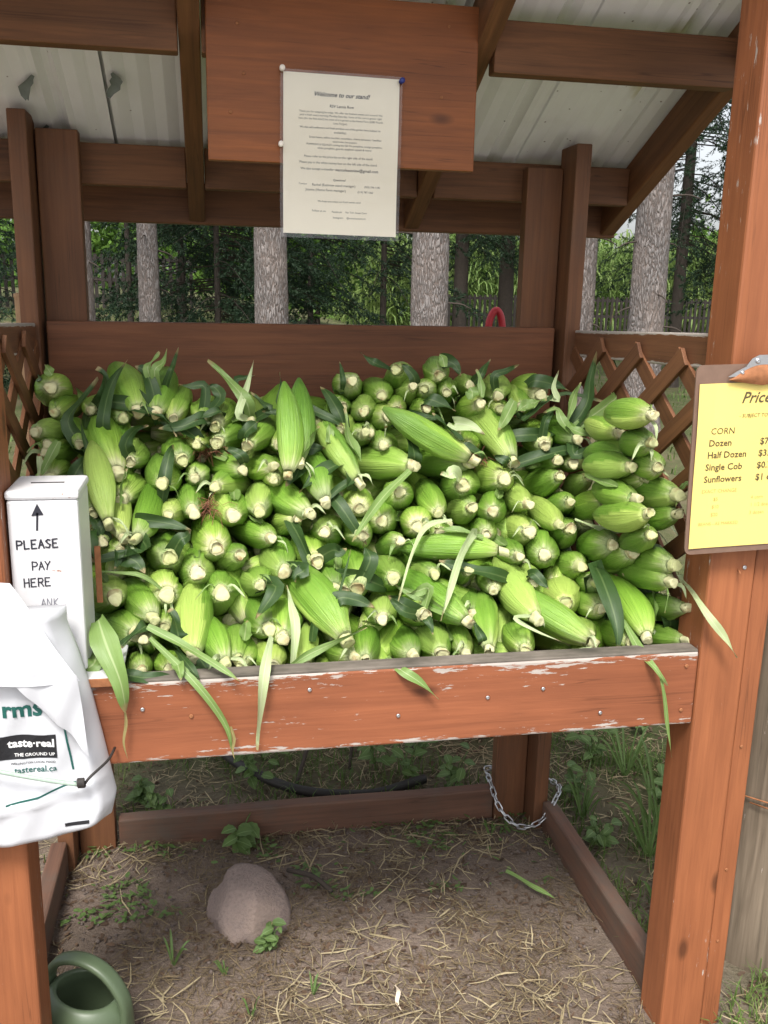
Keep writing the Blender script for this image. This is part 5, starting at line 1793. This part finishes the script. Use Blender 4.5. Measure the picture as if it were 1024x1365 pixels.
def needles(P, D, Ln, per, length, width):
    """Needle triangles along twigs starting at P with direction D and length Ln."""
    n = len(P)
    t = rng.random((n, per)) ** .9
    base = P[:, None, :] + D[:, None, :] * (Ln[:, None] * t)[:, :, None]
    base[:, :, 2] -= (t ** 2) * 0.10 * Ln[:, None]
    rd = rng.normal(size=(n, per, 3)); rd -= (rd * D[:, None, :]).sum(-1, keepdims=True) * D[:, None, :]
    rd /= np.maximum(np.linalg.norm(rd, axis=2, keepdims=True), 1e-6)
    nd = rd * 0.8 + D[:, None, :] * 0.65
    nd /= np.linalg.norm(nd, axis=2, keepdims=True)
    tip = base + nd * (length * (0.7 + 0.6 * rng.random((n, per, 1))))
    side = np.cross(nd, rng.normal(size=(n, per, 3))); side /= np.maximum(np.linalg.norm(side, axis=2, keepdims=True), 1e-6)
    V = np.stack([base - side * width, base + side * width, tip], 2).reshape(-1, 3)
    return V


def twig_strips(P, D, Ln, w=0.0016):
    Q = P + D * Ln[:, None]; Q[:, 2] -= .10 * Ln
    s = norm_rows(np.cross(D, rng.normal(size=D.shape))) * w
    return np.stack([P - s, P + s, Q], 1).reshape(-1, 3)


def spruce_crown(x, y, zlo, zhi, rlo, rhi, nb, az=None, droop=0.35, tw=16, per=36, nl=0.019, nw=0.0021, r0=0.1, lod=1.0):
    """Boughs spiralling up a trunk: each carries side twigs with needles."""
    PT = []; DT = []; LT = []; BR = []
    for b in range(nb):
        f = (b + rng.random()) / nb
        z = zlo + (zhi - zlo) * f
        L = (rlo + (rhi - rlo) * f) * (0.75 + 0.5 * rng.random())
        a = rng.random() * 2 * math.pi if az is None else az[0] + (az[1] - az[0]) * rng.random()
        d = np.array([math.cos(a), math.sin(a), 0.0])
        n = max(4, int(L * tw))
        ts = (np.arange(n) + rng.random(n)) / n
        ts = 0.15 + 0.85 * ts
        pos = np.array([x, y, z])[None] + d[None] * (r0 + L * ts)[:, None]
        pos[:, 2] += -droop * L * ts ** 1.6 + 0.12 * L * np.clip(ts - .7, 0, 1)
        side = np.array([-d[1], d[0], 0.0])
        sg = np.where(rng.random(n) < .5, 1.0, -1.0)
        dt = d[None] * (0.55 + .3 * rng.random((n, 1))) + side[None] * (sg * (0.5 + .5 * rng.random(n)))[:, None]
        dt[:, 2] += rng.normal(-0.35, 0.28, n)
        PT.append(pos); DT.append(norm_rows(dt)); LT.append((0.34 - 0.20 * ts) * (0.6 + .7 * rng.random(n)) * lod)
        BR.append((np.array([x, y, z]) + d * r0 * .5, pos))
    P = np.concatenate(PT); D = np.concatenate(DT); Ln_ = np.concatenate(LT)
    # secondary twigs
    k = len(P)
    t2 = 0.25 + .7 * rng.random(k)
    P2 = P + D * (Ln_ * t2)[:, None]
    D2 = norm_rows(D + rng.normal(0, .55, D.shape) + np.array([0, 0, -.25]))
    P = np.concatenate([P, P2]); D = np.concatenate([D, D2]); Ln_ = np.concatenate([Ln_, Ln_ * .6])
    V = np.concatenate([needles(P, D, Ln_, per, nl, nw), twig_strips(P, D, Ln_)])
    return V, BR


def trunk_mesh(x, y, r, h, seed, lean=(0, 0), mat=None):
    rr = random.Random(seed)
    z0 = float(terrain(x, y)) - 0.1
    V = []; F = []; n = 26; m_ = 40
    for j in range(m_ + 1):
        t = j / m_
        z = h * t ** 1.3
        flare = 1 + 0.55 * math.exp(-z / 0.18)
        rad = r * (1 - 0.75 * z / h) * flare
        for k in range(n):
            a = 2 * math.pi * k / n
            q = rad * (1 + .035 * math.sin(3 * a + seed + z) + .02 * math.sin(7 * a + 3 * z) + rr.uniform(-.018, .018))
            V.append((lean[0] * z + q * math.cos(a), lean[1] * z + q * math.sin(a), z))
    for j in range(m_):
        for k in range(n):
            F.append((j * n + k, j * n + (k + 1) % n, (j + 1) * n + (k + 1) % n, (j + 1) * n + k))
    return mesh_from('trunk', V, F, mat or M['bark'], True), Matrix.Translation((x, y, z0))


def bough_mesh(BR, base):
    V = []; F = []
    for s, pos in BR:
        o = np.argsort(np.linalg.norm(pos - s, axis=1))
        pts = [s] + [pos[i] for i in o[::max(1, len(o) // 5)]]
        for j, p in enumerate(pts):
            r = 0.007 * (1 - j / len(pts)) + .0015
            c = len(V)
            for k in range(3):
                a = k * 2.094
                V.append((p[0] + r * math.cos(a), p[1] + r * math.cos(a + 1.3), p[2] + r * math.sin(a)))
            if j:
                for k in range(3): F.append((c - 3 + k, c - 3 + (k + 1) % 3, c + (k + 1) % 3, c + k))
    return V, F


def spruce(x, y, r, h, label, crowns, seed, lean=(0, 0), group=None):
    z0 = float(terrain(x, y))
    root = empty('spruce_tree', (x, y, z0))
    setprops(root, label, 'spruce', group)
    me, mw = trunk_mesh(x, y, r, h, seed, lean, M['darkbark'] if seed >= 7 else None)
    link('trunk', me, root, mw)
    VS = []; BV = []; BF = []
    for c in crowns:
        V, BR = spruce_crown(x, y, **c)
        VS.append(V)
        bv, bf = bough_mesh(BR, None)
        o = len(BV); BV += bv; BF += [tuple(i + o for i in f) for f in bf]
    V = np.concatenate(VS)
    link('crown', tri_mesh('crown', V, M['needle']), root)
    link('boughs', mesh_from('boughs', BV, BF, M['twig']), root)
    if seed < 7:
        rr = random.Random(seed)
        for k in range(12):
            a = rr.uniform(0, 6.28); z = rr.uniform(1.0, 3.2); L = rr.uniform(.04, .22)
            d = Vector((math.cos(a), math.sin(a), rr.uniform(-.35, .1))); c = Vector((x + lean[0] * z, y, z))
            link('branch_stub', tube('branch_stub', [c + d * r * .7, c + d * (r + L * .5), c + d * (r + L) + Vector((0, 0, -.2 * L))], lambda t: .009 * (1 - .6 * t), M['twig'], 5, 6), root)


hi = dict(zlo=3.6, zhi=8.5, rlo=1.9, rhi=0.5, nb=34, tw=9, per=14, nl=0.045, nw=0.006, droop=.3)
spruce(0.484, 7.5, 0.145, 9.5, 'spruce with thick pale grey trunk behind the hanging welcome notice', [hi], 1)
spruce(1.727, 7.3, 0.162, 10, 'spruce with thick pale trunk between the notice and the back post', [hi], 2)
spruce(3.30, 8.0, 0.13, 10, 'spruce with pale trunk half hidden by the back post beside the lattice', [hi], 3)
spruce(3.755, 7.6, 0.17, 10.5, 'spruce with the thickest grey trunk seen through the lattice', [hi], 4, (-.006, 0))
spruce(-1.115, 9.0, 0.09, 8, 'slender grey spruce trunk right beside the pay-box-side back post', [hi], 5)
spruce(-0.575, 9.5, 0.112, 8.5, 'slender grey spruce trunk standing clear between back post and dark young spruce', [hi], 6)
spruce(3.80, 14, 0.12, 9, 'distant dark spruce in front of the picket fence beside the thick pale trunk', [dict(zlo=2.2, zhi=3.6, rlo=.9, rhi=1.3, nb=50, droop=.75, tw=14, per=22, nl=.036, nw=.006), dict(hi, zlo=4.0)], 7)
spruce(4.62, 14.3, 0.13, 9, 'distant dark spruce in front of the picket fence beside the red grip', [dict(zlo=2.2, zhi=3.8, rlo=.9, rhi=1.3, nb=50, droop=.75, tw=14, per=22, nl=.036, nw=.006), dict(hi, zlo=4.2)], 8)
spruce(5.83, 11, 0.085, 8, 'thin dark spruce trunk under drooping boughs beside the front post', [dict(zlo=2.0, zhi=6.5, rlo=1.4, rhi=1.6, nb=135, droop=.6, tw=14, per=28, nl=.030, nw=.005)], 9)
spruce(7.2, 10.2, 0.12, 9, 'spruce with long drooping boughs behind the front post', [dict(zlo=1.9, zhi=6.5, rlo=1.6, rhi=1.7, nb=130, droop=.5, tw=14, per=28, nl=.030, nw=.005)], 10)
spruce(0.10, 10.8, 0.04, 5, 'dark bushy young spruce between the slender trunks and the notice', [dict(zlo=1.0, zhi=4.2, rlo=1.35, rhi=.5, nb=150, droop=.35, tw=15, per=26, nl=.034, nw=.0058)], 11)
spruce(1.30, 12.2, 0.04, 5, 'loose young spruce with light showing through below the notice', [dict(zlo=1.3, zhi=4.2, rlo=1.25, rhi=.6, nb=95, droop=.45, tw=14, per=24, nl=.034, nw=.0055)], 12)
spruce(-2.25, 8.4, 0.04, 5, 'dark young spruce outside the pay-box-side lattice', [dict(zlo=.7, zhi=4.0, rlo=1.0, rhi=.5, nb=110, droop=.35, tw=14, per=26, nl=.034, nw=.0058)], 13)
spruce(-1.0, 12.5, 0.04, 6, 'young spruce with hanging boughs above the far fence gate', [dict(zlo=2.3, zhi=4.8, rlo=1.2, rhi=.6, nb=85, droop=.6, tw=14, per=24, nl=.036, nw=.006)], 14)


spruce(2.45, 13.2, 0.05, 6, 'dark spruce behind the thick pale trunk between notice and back post', [dict(zlo=1.6, zhi=4.6, rlo=1.2, rhi=.6, nb=80, droop=.5, tw=13, per=24, nl=.036, nw=.006)], 15)
spruce(-0.35, 13.0, 0.05, 6, 'dark spruce standing farther back behind the slender trunks', [dict(zlo=1.5, zhi=4.8, rlo=1.3, rhi=.6, nb=90, droop=.45, tw=13, per=24, nl=.038, nw=.0065)], 16)


def leaf_cloud(c, rad, n, size):
    p = norm_rows(rng.normal(size=(n, 3))) * (0.35 + .65 * rng.random((n, 1)) ** .5)
    lump = 1 + .25 * np.sin(5 * p[:, :1] + 3) * np.cos(4 * p[:, 1:2]) + .2 * np.sin(7 * p[:, 2:3])
    p = np.asarray(c) + p * lump * np.asarray(rad)
    a = norm_rows(rng.normal(size=(n, 3))); b = norm_rows(np.cross(a, rng.normal(size=(n, 3))))
    s = size * (0.6 + .8 * rng.random((n, 1)))
    return np.stack([p - a * s, p + b * s * .45, p + a * s, p - b * s * .45], 1).reshape(-1, 3)


def bush(x, y, h, r, label, seed, n=6000, size=.06, zc=None):
    z0 = float(terrain(x, y))
    root = empty('broadleaf_bush', (x, y, z0))
    setprops(root, label, 'bush')
    VS = []
    stems = []
    for k in range(7):
        a = k * .9 + seed; rr_ = r * .5 * (k % 3) / 2
        c = (x + rr_ * math.cos(a), y + rr_ * math.sin(a), z0 + h * (.35 + .09 * k))
        VS.append(leaf_cloud(c, (r * .6, r * .6, h * .28), n // 7, size)); stems.append(c)
    link('crown', tri_mesh('crown', np.concatenate(VS), M['broad'], per=4), root)
    for c in stems[:4]:
        link('trunk', tube('trunk', [(x, y, z0 - .05), ((x + c[0]) / 2, (y + c[1]) / 2 + .05, (z0 + c[2]) / 2), c], lambda t: .04 * (1 - .7 * t), M['twig'], 8, 7), root)


bush(1.9, 16.5, 2.6, 1.5, 'bright green leafy bush seen through the loose young spruce', 1)
bush(-1.6, 17.5, 2.8, 1.6, 'bright green leafy bush behind the far fence', 2)
bush(0.4, 17.0, 2.4, 1.3, 'mid green leafy bush behind the dark young spruce', 3)
bush(-4.5, 15, 3.5, 2.0, 'broad green bush outside the pay-box-side lattice', 4)

# ------------------------------------------------------------------ fences
def picket_fence(x0, y0, x1, y1, top, h, label, pitch=0.105):
    base = (float(terrain(x0, y0)) + float(terrain(x1, y1))) / 2
    f = empty('picket_fence', (x0, y0, top - h))
    setprops(f, label, 'fence')
    a = Vector((x0, y0, 0)); b = Vector((x1, y1, 0)); L = (b - a).length; d = (b - a) / L
    pm = box_mesh('picket', h - 0.02, 0.052, 0.016, M['fence'], 0)
    nrm = Vector((-d.y, d.x, 0))
    n = int(L / pitch)
    for k in range(n):
        p = a + d * (k + .5) * pitch; p.z = top - h + random.uniform(-.012, .012)
        x, y, z = Vector((0, 0, 1)), d, nrm
        mw = Matrix((x, y, x.cross(y))).transposed().to_4x4(); mw.translation = p - nrm * .02
        link('picket', pm, f, mw)
    for zz in (0.12, 0.42, 0.72):
        p = a.copy(); p.z = top - h + zz * h / .8
        q = b.copy(); q.z = p.z
        board('rail', p + nrm * .006, q + nrm * .006, 0.03, 0.055, M['fence'], f, (0, 0, 1), 0)
    k = 0.0
    while k < L:
        p = a + d * k + nrm * .06; p.z = float(terrain(p.x, p.y)) - .05
        board('post', p, (p.x, p.y, top + .03), .07, .07, M['fence'], f, (0, 1, 0), 0)
        k += 2.2


picket_fence(4.3, 18, 13.0, 18.2, 1.43, 0.85, 'dark picket fence along the corn field beyond the spruce trunks')
picket_fence(-4.2, 15.6, -0.2, 15.4, 1.93, 0.85, 'dark picket fence glimpsed past the slender trunks')

# ------------------------------------------------------------------ corn field and far trees
def field():
    VS = []
    n = 4200
    sx = rng.uniform(3.2, 27, n); sy = 20.5 + 0.75 * np.floor(rng.random(n) ** 1.5 * 14) + rng.normal(0, .06, n)
    hgt = rng.uniform(1.7, 2.3, n)
    z0 = terrain(sx, sy)
    # stalks
    w = 0.012
    P = np.stack([sx, sy, z0], 1)
    Q = P + np.stack([np.zeros(n), np.zeros(n), hgt], 1)
    ex = np.array([w, 0, 0])
    VS.append(np.stack([P - ex, P + ex, Q + ex * .4, Q - ex * .4], 1).reshape(-1, 3))
    for k in range(9):
        t = (k + rng.random(n)) / 9
        b = P + (Q - P) * t[:, None]
        a = rng.random(n) * 6.283
        d = np.stack([np.cos(a), np.sin(a), np.zeros(n)], 1)
        L = rng.uniform(.25, .5, n)[:, None]
        s = np.stack([-d[:, 1], d[:, 0], np.zeros(n)], 1) * 0.019
        up = np.array([0, 0, 1.0])
        p1 = b + d * L * .35 + up * L * .45
        p2 = b + d * L * .85 + up * L * .30
        p3 = b + d * L * 1.15 - up * L * .12
        VS.append(np.stack([b - s * .5, b + s * .5, p1 + s, p1 - s], 1).reshape(-1, 3))
        VS.append(np.stack([p1 - s, p1 + s, p2 + s * .8, p2 - s * .8], 1).reshape(-1, 3))
        VS.append(np.stack([p2 - s * .8, p2 + s * .8, p3 + s * .1, p3 - s * .1], 1).reshape(-1, 3))
    o = link('corn_field', tri_mesh('corn_field', np.concatenate(VS), M['field'], per=4))
    setprops(o, 'bright green field of standing corn beyond the picket fence', 'corn field', kind='stuff')


field()
VS = []
for k in range(60):
    x = -50 + 110 * (k + rng.random()) / 60
    y = 48 + rng.normal(0, 3)
    h = rng.uniform(3.0, 5.2)
    VS.append(leaf_cloud((x, y, float(terrain(x, y)) + h * .5), (2.0, 1.6, h * .55), 700, .22))
o = link('far_wood', tri_mesh('far_wood', np.concatenate(VS), M['broad'], per=4))
setprops(o, 'far line of leafy trees beyond the corn field', 'wood', kind='stuff')

# ------------------------------------------------------------------ ground cover
def blades(X, Y, h, w, lean, mat, name, label, cat, flat=0.0):
    n = len(X)
    z = gz(X, Y)
    P = np.stack([X, Y, z - .004], 1)
    a = rng.random(n) * 6.283
    d = np.stack([np.cos(a), np.sin(a), np.zeros(n)], 1)
    s = np.stack([-d[:, 1], d[:, 0], np.zeros(n)], 1) * (w * (0.6 + .8 * rng.random(n)))[:, None]
    hh = (h * (0.4 + 1.0 * rng.random(n)))[:, None] if np.ndim(h) == 0 else (h * (0.4 + 1.0 * rng.random(n)))[:, None]
    le = (lean * (0.3 + 1.2 * rng.random(n)))[:, None]
    up = np.array([0, 0, 1.0])
    p1 = P + up * hh * .6 + d * hh * le * .35
    p2 = P + up * hh * (1 - .35 * np.minimum(le, 1.6)) + d * hh * le
    V = np.concatenate([np.stack([P - s, P + s, p1 + s * .8, p1 - s * .8], 1).reshape(-1, 3), np.stack([p1 - s * .8, p1 + s * .8, p2 + s * .1, p2 - s * .1], 1).reshape(-1, 3)])
    o = link(name, tri_mesh(name, V, mat, per=4))
    return setprops(o, label, cat, kind='stuff')


def clumpy(n, x0, x1, y0, y1, keep, freq=3.0, seed=0.0):
    X = rng.uniform(x0, x1, n * 4); Y = rng.uniform(y0, y1, n * 4)
    f = np.sin(freq * X + 2 * np.sin(freq * .7 * Y + seed)) * np.cos(freq * 1.1 * Y + 1.5 * np.sin(freq * .8 * X + seed))
    f += .6 * np.sin(freq * 3.1 * X + seed) * np.sin(freq * 2.7 * Y)
    m_ = (f > keep) & ((rng.random(len(X)) < .8))
    m_ |= rng.random(len(X)) < .04
    return X[m_][:n], Y[m_][:n]


X1, Y1 = clumpy(12000, -1.3, 2.2, 2.30, 4.6, -.35, 4)
X2, Y2 = clumpy(5200, 0.93, 2.0, 1.2, 2.45, -.25, 5, 2)
X3, Y3 = clumpy(1500, -1.3, -0.44, 1.2, 2.4, -.2, 5, 1)
Xa, Ya = np.concatenate([X1, X2, X3]), np.concatenate([Y1, Y2, Y3])
blades(Xa, Ya, 0.055, 0.0016, 0.8, M['grass'], 'grass', 'short patchy green grass behind and beside the stand', 'grass')
X1, Y1 = clumpy(9000, -4, 12, 4.6, 16, -.3, 1.2, 3)
blades(X1, Y1, 0.09, 0.006, 0.7, M['grass'], 'lawn_grass', 'rough lawn grass under the spruce trees', 'grass')


def straw(n, x0, x1, y0, y1, keep, freq, seed, Lm, wd, mat, name, label, cat, up=0.012):
    X, Y = clumpy(n, x0, x1, y0, y1, keep, freq, seed)
    n = len(X); z = gz(X, Y)
    a = rng.random(n) * 6.283
    L = Lm * (0.35 + 1.1 * rng.random(n))
    d = np.stack([np.cos(a), np.sin(a), np.zeros(n)], 1)
    s = np.stack([-d[:, 1], d[:, 0], rng.normal(0, .3, n)], 1) * (wd * (0.5 + rng.random(n)))[:, None]
    b = np.stack([X, Y, z + up * rng.random(n) ** 1.5 + .0015], 1)
    cv = np.stack([-d[:, 1], d[:, 0], np.zeros(n)], 1) * (L * rng.normal(0, .25, n))[:, None]
    lift = np.zeros((n, 3)); lift[:, 2] = np.abs(rng.normal(0, .25, n)) * L * .5
    p0 = b - d * L[:, None] / 2; p2 = b + d * L[:, None] / 2 + cv + lift; p1 = b + cv * .1 + lift * .5
    V = np.concatenate([np.stack([p0 - s * .6, p0 + s * .6, p1 + s, p1 - s], 1).reshape(-1, 3), np.stack([p1 - s, p1 + s, p2 + s * .4, p2 - s * .4], 1).reshape(-1, 3)])
    o = link(name, tri_mesh(name, V, mat, per=4))
    return setprops(o, label, cat, kind='stuff')


straw(4200, -0.42, 0.90, 1.35, 2.22, -.12, 6, 1.0, 0.042, 0.0008, M['straw'], 'straw_litter', 'dry straw and dead grass scattered over the soil under the bin', 'straw')
straw(12000, -1.3, 2.2, 1.2, 4.0, -.4, 4, 2.0, 0.06, 0.0013, M['deadgrass'], 'dead_grass', 'dead tan grass among the green behind the stand', 'dead grass')
straw(8000, -1.0, 2.0, 1.2, 3.2, -.4, 7, 4.0, 0.014, 0.0034, M['litter'], 'leaf_litter', 'small brown bits of dead leaves on the soil', 'leaf litter', 0.006)
straw(700, -0.40, 0.90, 1.9, 2.2, .1, 9, 5.0, 0.016, 0.0035, M['weed'], 'clover', 'small green clover leaves along the back runner', 'clover', 0.02)

# crumbs of soil and gravel
nC = 4000
X = rng.uniform(-0.4, 0.9, nC); Y = rng.uniform(1.3, 2.3, nC)
ic = np.array([[0, 0, 1], [.9, 0, .1], [.2, .85, .05], [-.75, .5, 0], [-.7, -.55, .1], [.25, -.85, 0], [0, 0, -1]])
icf = np.array([[0, 1, 2], [0, 2, 3], [0, 3, 4], [0, 4, 5], [0, 5, 1], [6, 2, 1], [6, 3, 2], [6, 4, 3], [6, 5, 4], [6, 1, 5]])
sc = (0.0014 + 0.006 * rng.random(nC) ** 3)
V = (ic[None] * sc[:, None, None] * (0.7 + .6 * rng.random((nC, 7, 1)))); V[:, :, 2] *= .7
V += np.stack([X, Y, gz(X, Y) + sc * .3], 1)[:, None, :]
F = (icf[None] + 7 * np.arange(nC)[:, None, None]).reshape(-1, 3)
o = link('gravel', tri_mesh('gravel', V.reshape(-1, 3), plain('soil_crumbs', (0.13, 0.102, 0.088), .95, .4, 40), F))
setprops(o, 'crumbs of soil and small gravel on the bare ground', 'gravel', kind='stuff')


# ------------------------------------------------------------------ weeds
def weed(x, y, label, n, h, leaf, seed, spread=.5, name='weed', group=None, grassy=False):
    rr = random.Random(seed)
    z0 = float(gz(x, y))
    root = empty(name, (x, y, z0))
    setprops(root, label, 'weed', group)
    for k in range(n):
        a = rr.uniform(0, 6.28); hh = h * rr.uniform(.55, 1.1); sp_ = spread * hh * rr.uniform(.4, 1.1)
        tip = Vector((x + sp_ * math.cos(a), y + sp_ * math.sin(a), z0 + hh))
        if grassy:
            p = [Vector((x, y, z0 - .005)), Vector((x, y, z0)).lerp(tip, .6) + Vector((0, 0, hh * .2)), tip]
            me = blade(p, leaf * rr.uniform(.6, 1.1), 'mid', seed * 31 + k, n=8, twist=.6)
            me.materials.clear(); me.materials.append(M['weed'])
            link('leaf', me, root)
            continue
        link('stem', tube('stem', [(x, y, z0 - .01), (x + (tip.x - x) * .4, y + (tip.y - y) * .4, z0 + hh * .6), tip], .0016, M['weed'], 6, 5), root)
        for j in range(3):
            t = (j + 1) / 3
            b = Vector((x, y, z0)).lerp(tip, t)
            d = Vector((rr.uniform(-1, 1), rr.uniform(-1, .4), rr.uniform(-.15, .5))).normalized()
            L = leaf * rr.uniform(.6, 1.2)
            me = leaf_mesh(b, d, L, L * .62, seed * 17 + k * 3 + j)
            link('leaf', me, root)


def leaf_mesh(b, d, L, W, seed):
    rr = random.Random(seed)
    x, y, z = frame(d, Vector((0, -.5, 1)))
    V = []; F = []; UV = []
    n = 7
    for i in range(n + 1):
        t = i / n
        w = W * .5 * math.sin(math.pi * min(1, t * .92 + .06)) ** .8 * (1 + .18 * (i % 2))
        for s in (-1, 0, 1):
            V.append(b + x * (L * t) + y * (s * w) + z * (abs(s) * w * .3 - L * .35 * t * t)); UV.append((.5 + .5 * s, t * .9))
    for i in range(n):
        for s in (0, 1):
            a = i * 3 + s; F.append((a, a + 1, a + 4, a + 3))
    return mesh_from('leaf', V, F, M['weed'], True, UV)


weed(0.045, 2.165, 'broad-leaved weed growing against the back runner above the stone', 4, .075, .045, 1, .7)
weed(0.092, 1.762, 'small lobed-leaf weed at the foot of the stone', 5, .055, .026, 2, .6)
wb = 'leafy weed growing behind the back runner'
for i, (x, y, hh) in enumerate(((0.10, 2.45, .16), (0.13, 2.62, .2), (0.55, 2.42, .15), (0.62, 2.55, .2), (0.47, 2.5, .14), (-0.17, 2.36, .07), (-0.22, 2.42, .08), (0.68, 2.36, .12))):
    weed(x, y, wb, 6, hh, .036, 20 + i, .5, group='weeds behind the runner')
wr = 'leafy weed in the rough grass outside the runner by the front post'
for i, (x, y, hh) in enumerate(((1.02, 2.25, .10), (1.15, 2.45, .13), (0.99, 2.02, .07), (1.25, 2.2, .10), (1.05, 2.6, .16), (1.40, 2.6, .14))):
    weed(x, y, wr, 6, hh, .038, 40 + i, .6, group='weeds outside the runner')
wg = 'tuft of tall grass outside the runner by the front post'
for i, (x, y, hh) in enumerate(((1.10, 1.95, .22), (1.15, 1.98, .26), (1.00, 2.16, .12), (1.22, 2.35, .18), (1.02, 1.75, .10), (1.3, 2.7, .2), (0.95, 2.45, .2), (1.14, 1.42, .12))):
    weed(x, y, wg, 7, hh, .009, 60 + i, .75, 'grass_tuft', 'grass tufts outside the runner', True)
wb2 = 'tuft of grass on the trodden soil under the bin'
for i, (x, y, hh) in enumerate(((-0.11, 1.75, .07), (0.0, 1.70, .05), (0.18, 1.62, .045), (0.05, 1.57, .05), (0.72, 2.12, .05))):
    weed(x, y, wb2, 4, hh, .006, 80 + i, .8, 'grass_tuft', 'grass tufts under the bin', True)
root_ = link('dried_husk', blade([(0.349, 1.602, .012), (0.353, 1.575, .020), (0.345, 1.55, .012), (0.357, 1.518, .010)], .010, 'pale', 900, n=12, normal=Vector((0, 0, 1))))
root_.data.materials.clear(); root_.data.materials.append(plain('bleached_husk', (.62, .52, .40), .7))
setprops(root_, 'pale twisted strip of dried husk on the bare soil', 'husk strip')
gl_ = link('fallen_leaf', blade([(0.70, 1.93, .02), (0.745, 1.86, .022), (0.79, 1.80, .02)], .016, 'mid', 901, n=10, normal=Vector((0, 0, 1))))
setprops(gl_, 'green strip of corn leaf fallen on the soil near the runner', 'fallen leaf')
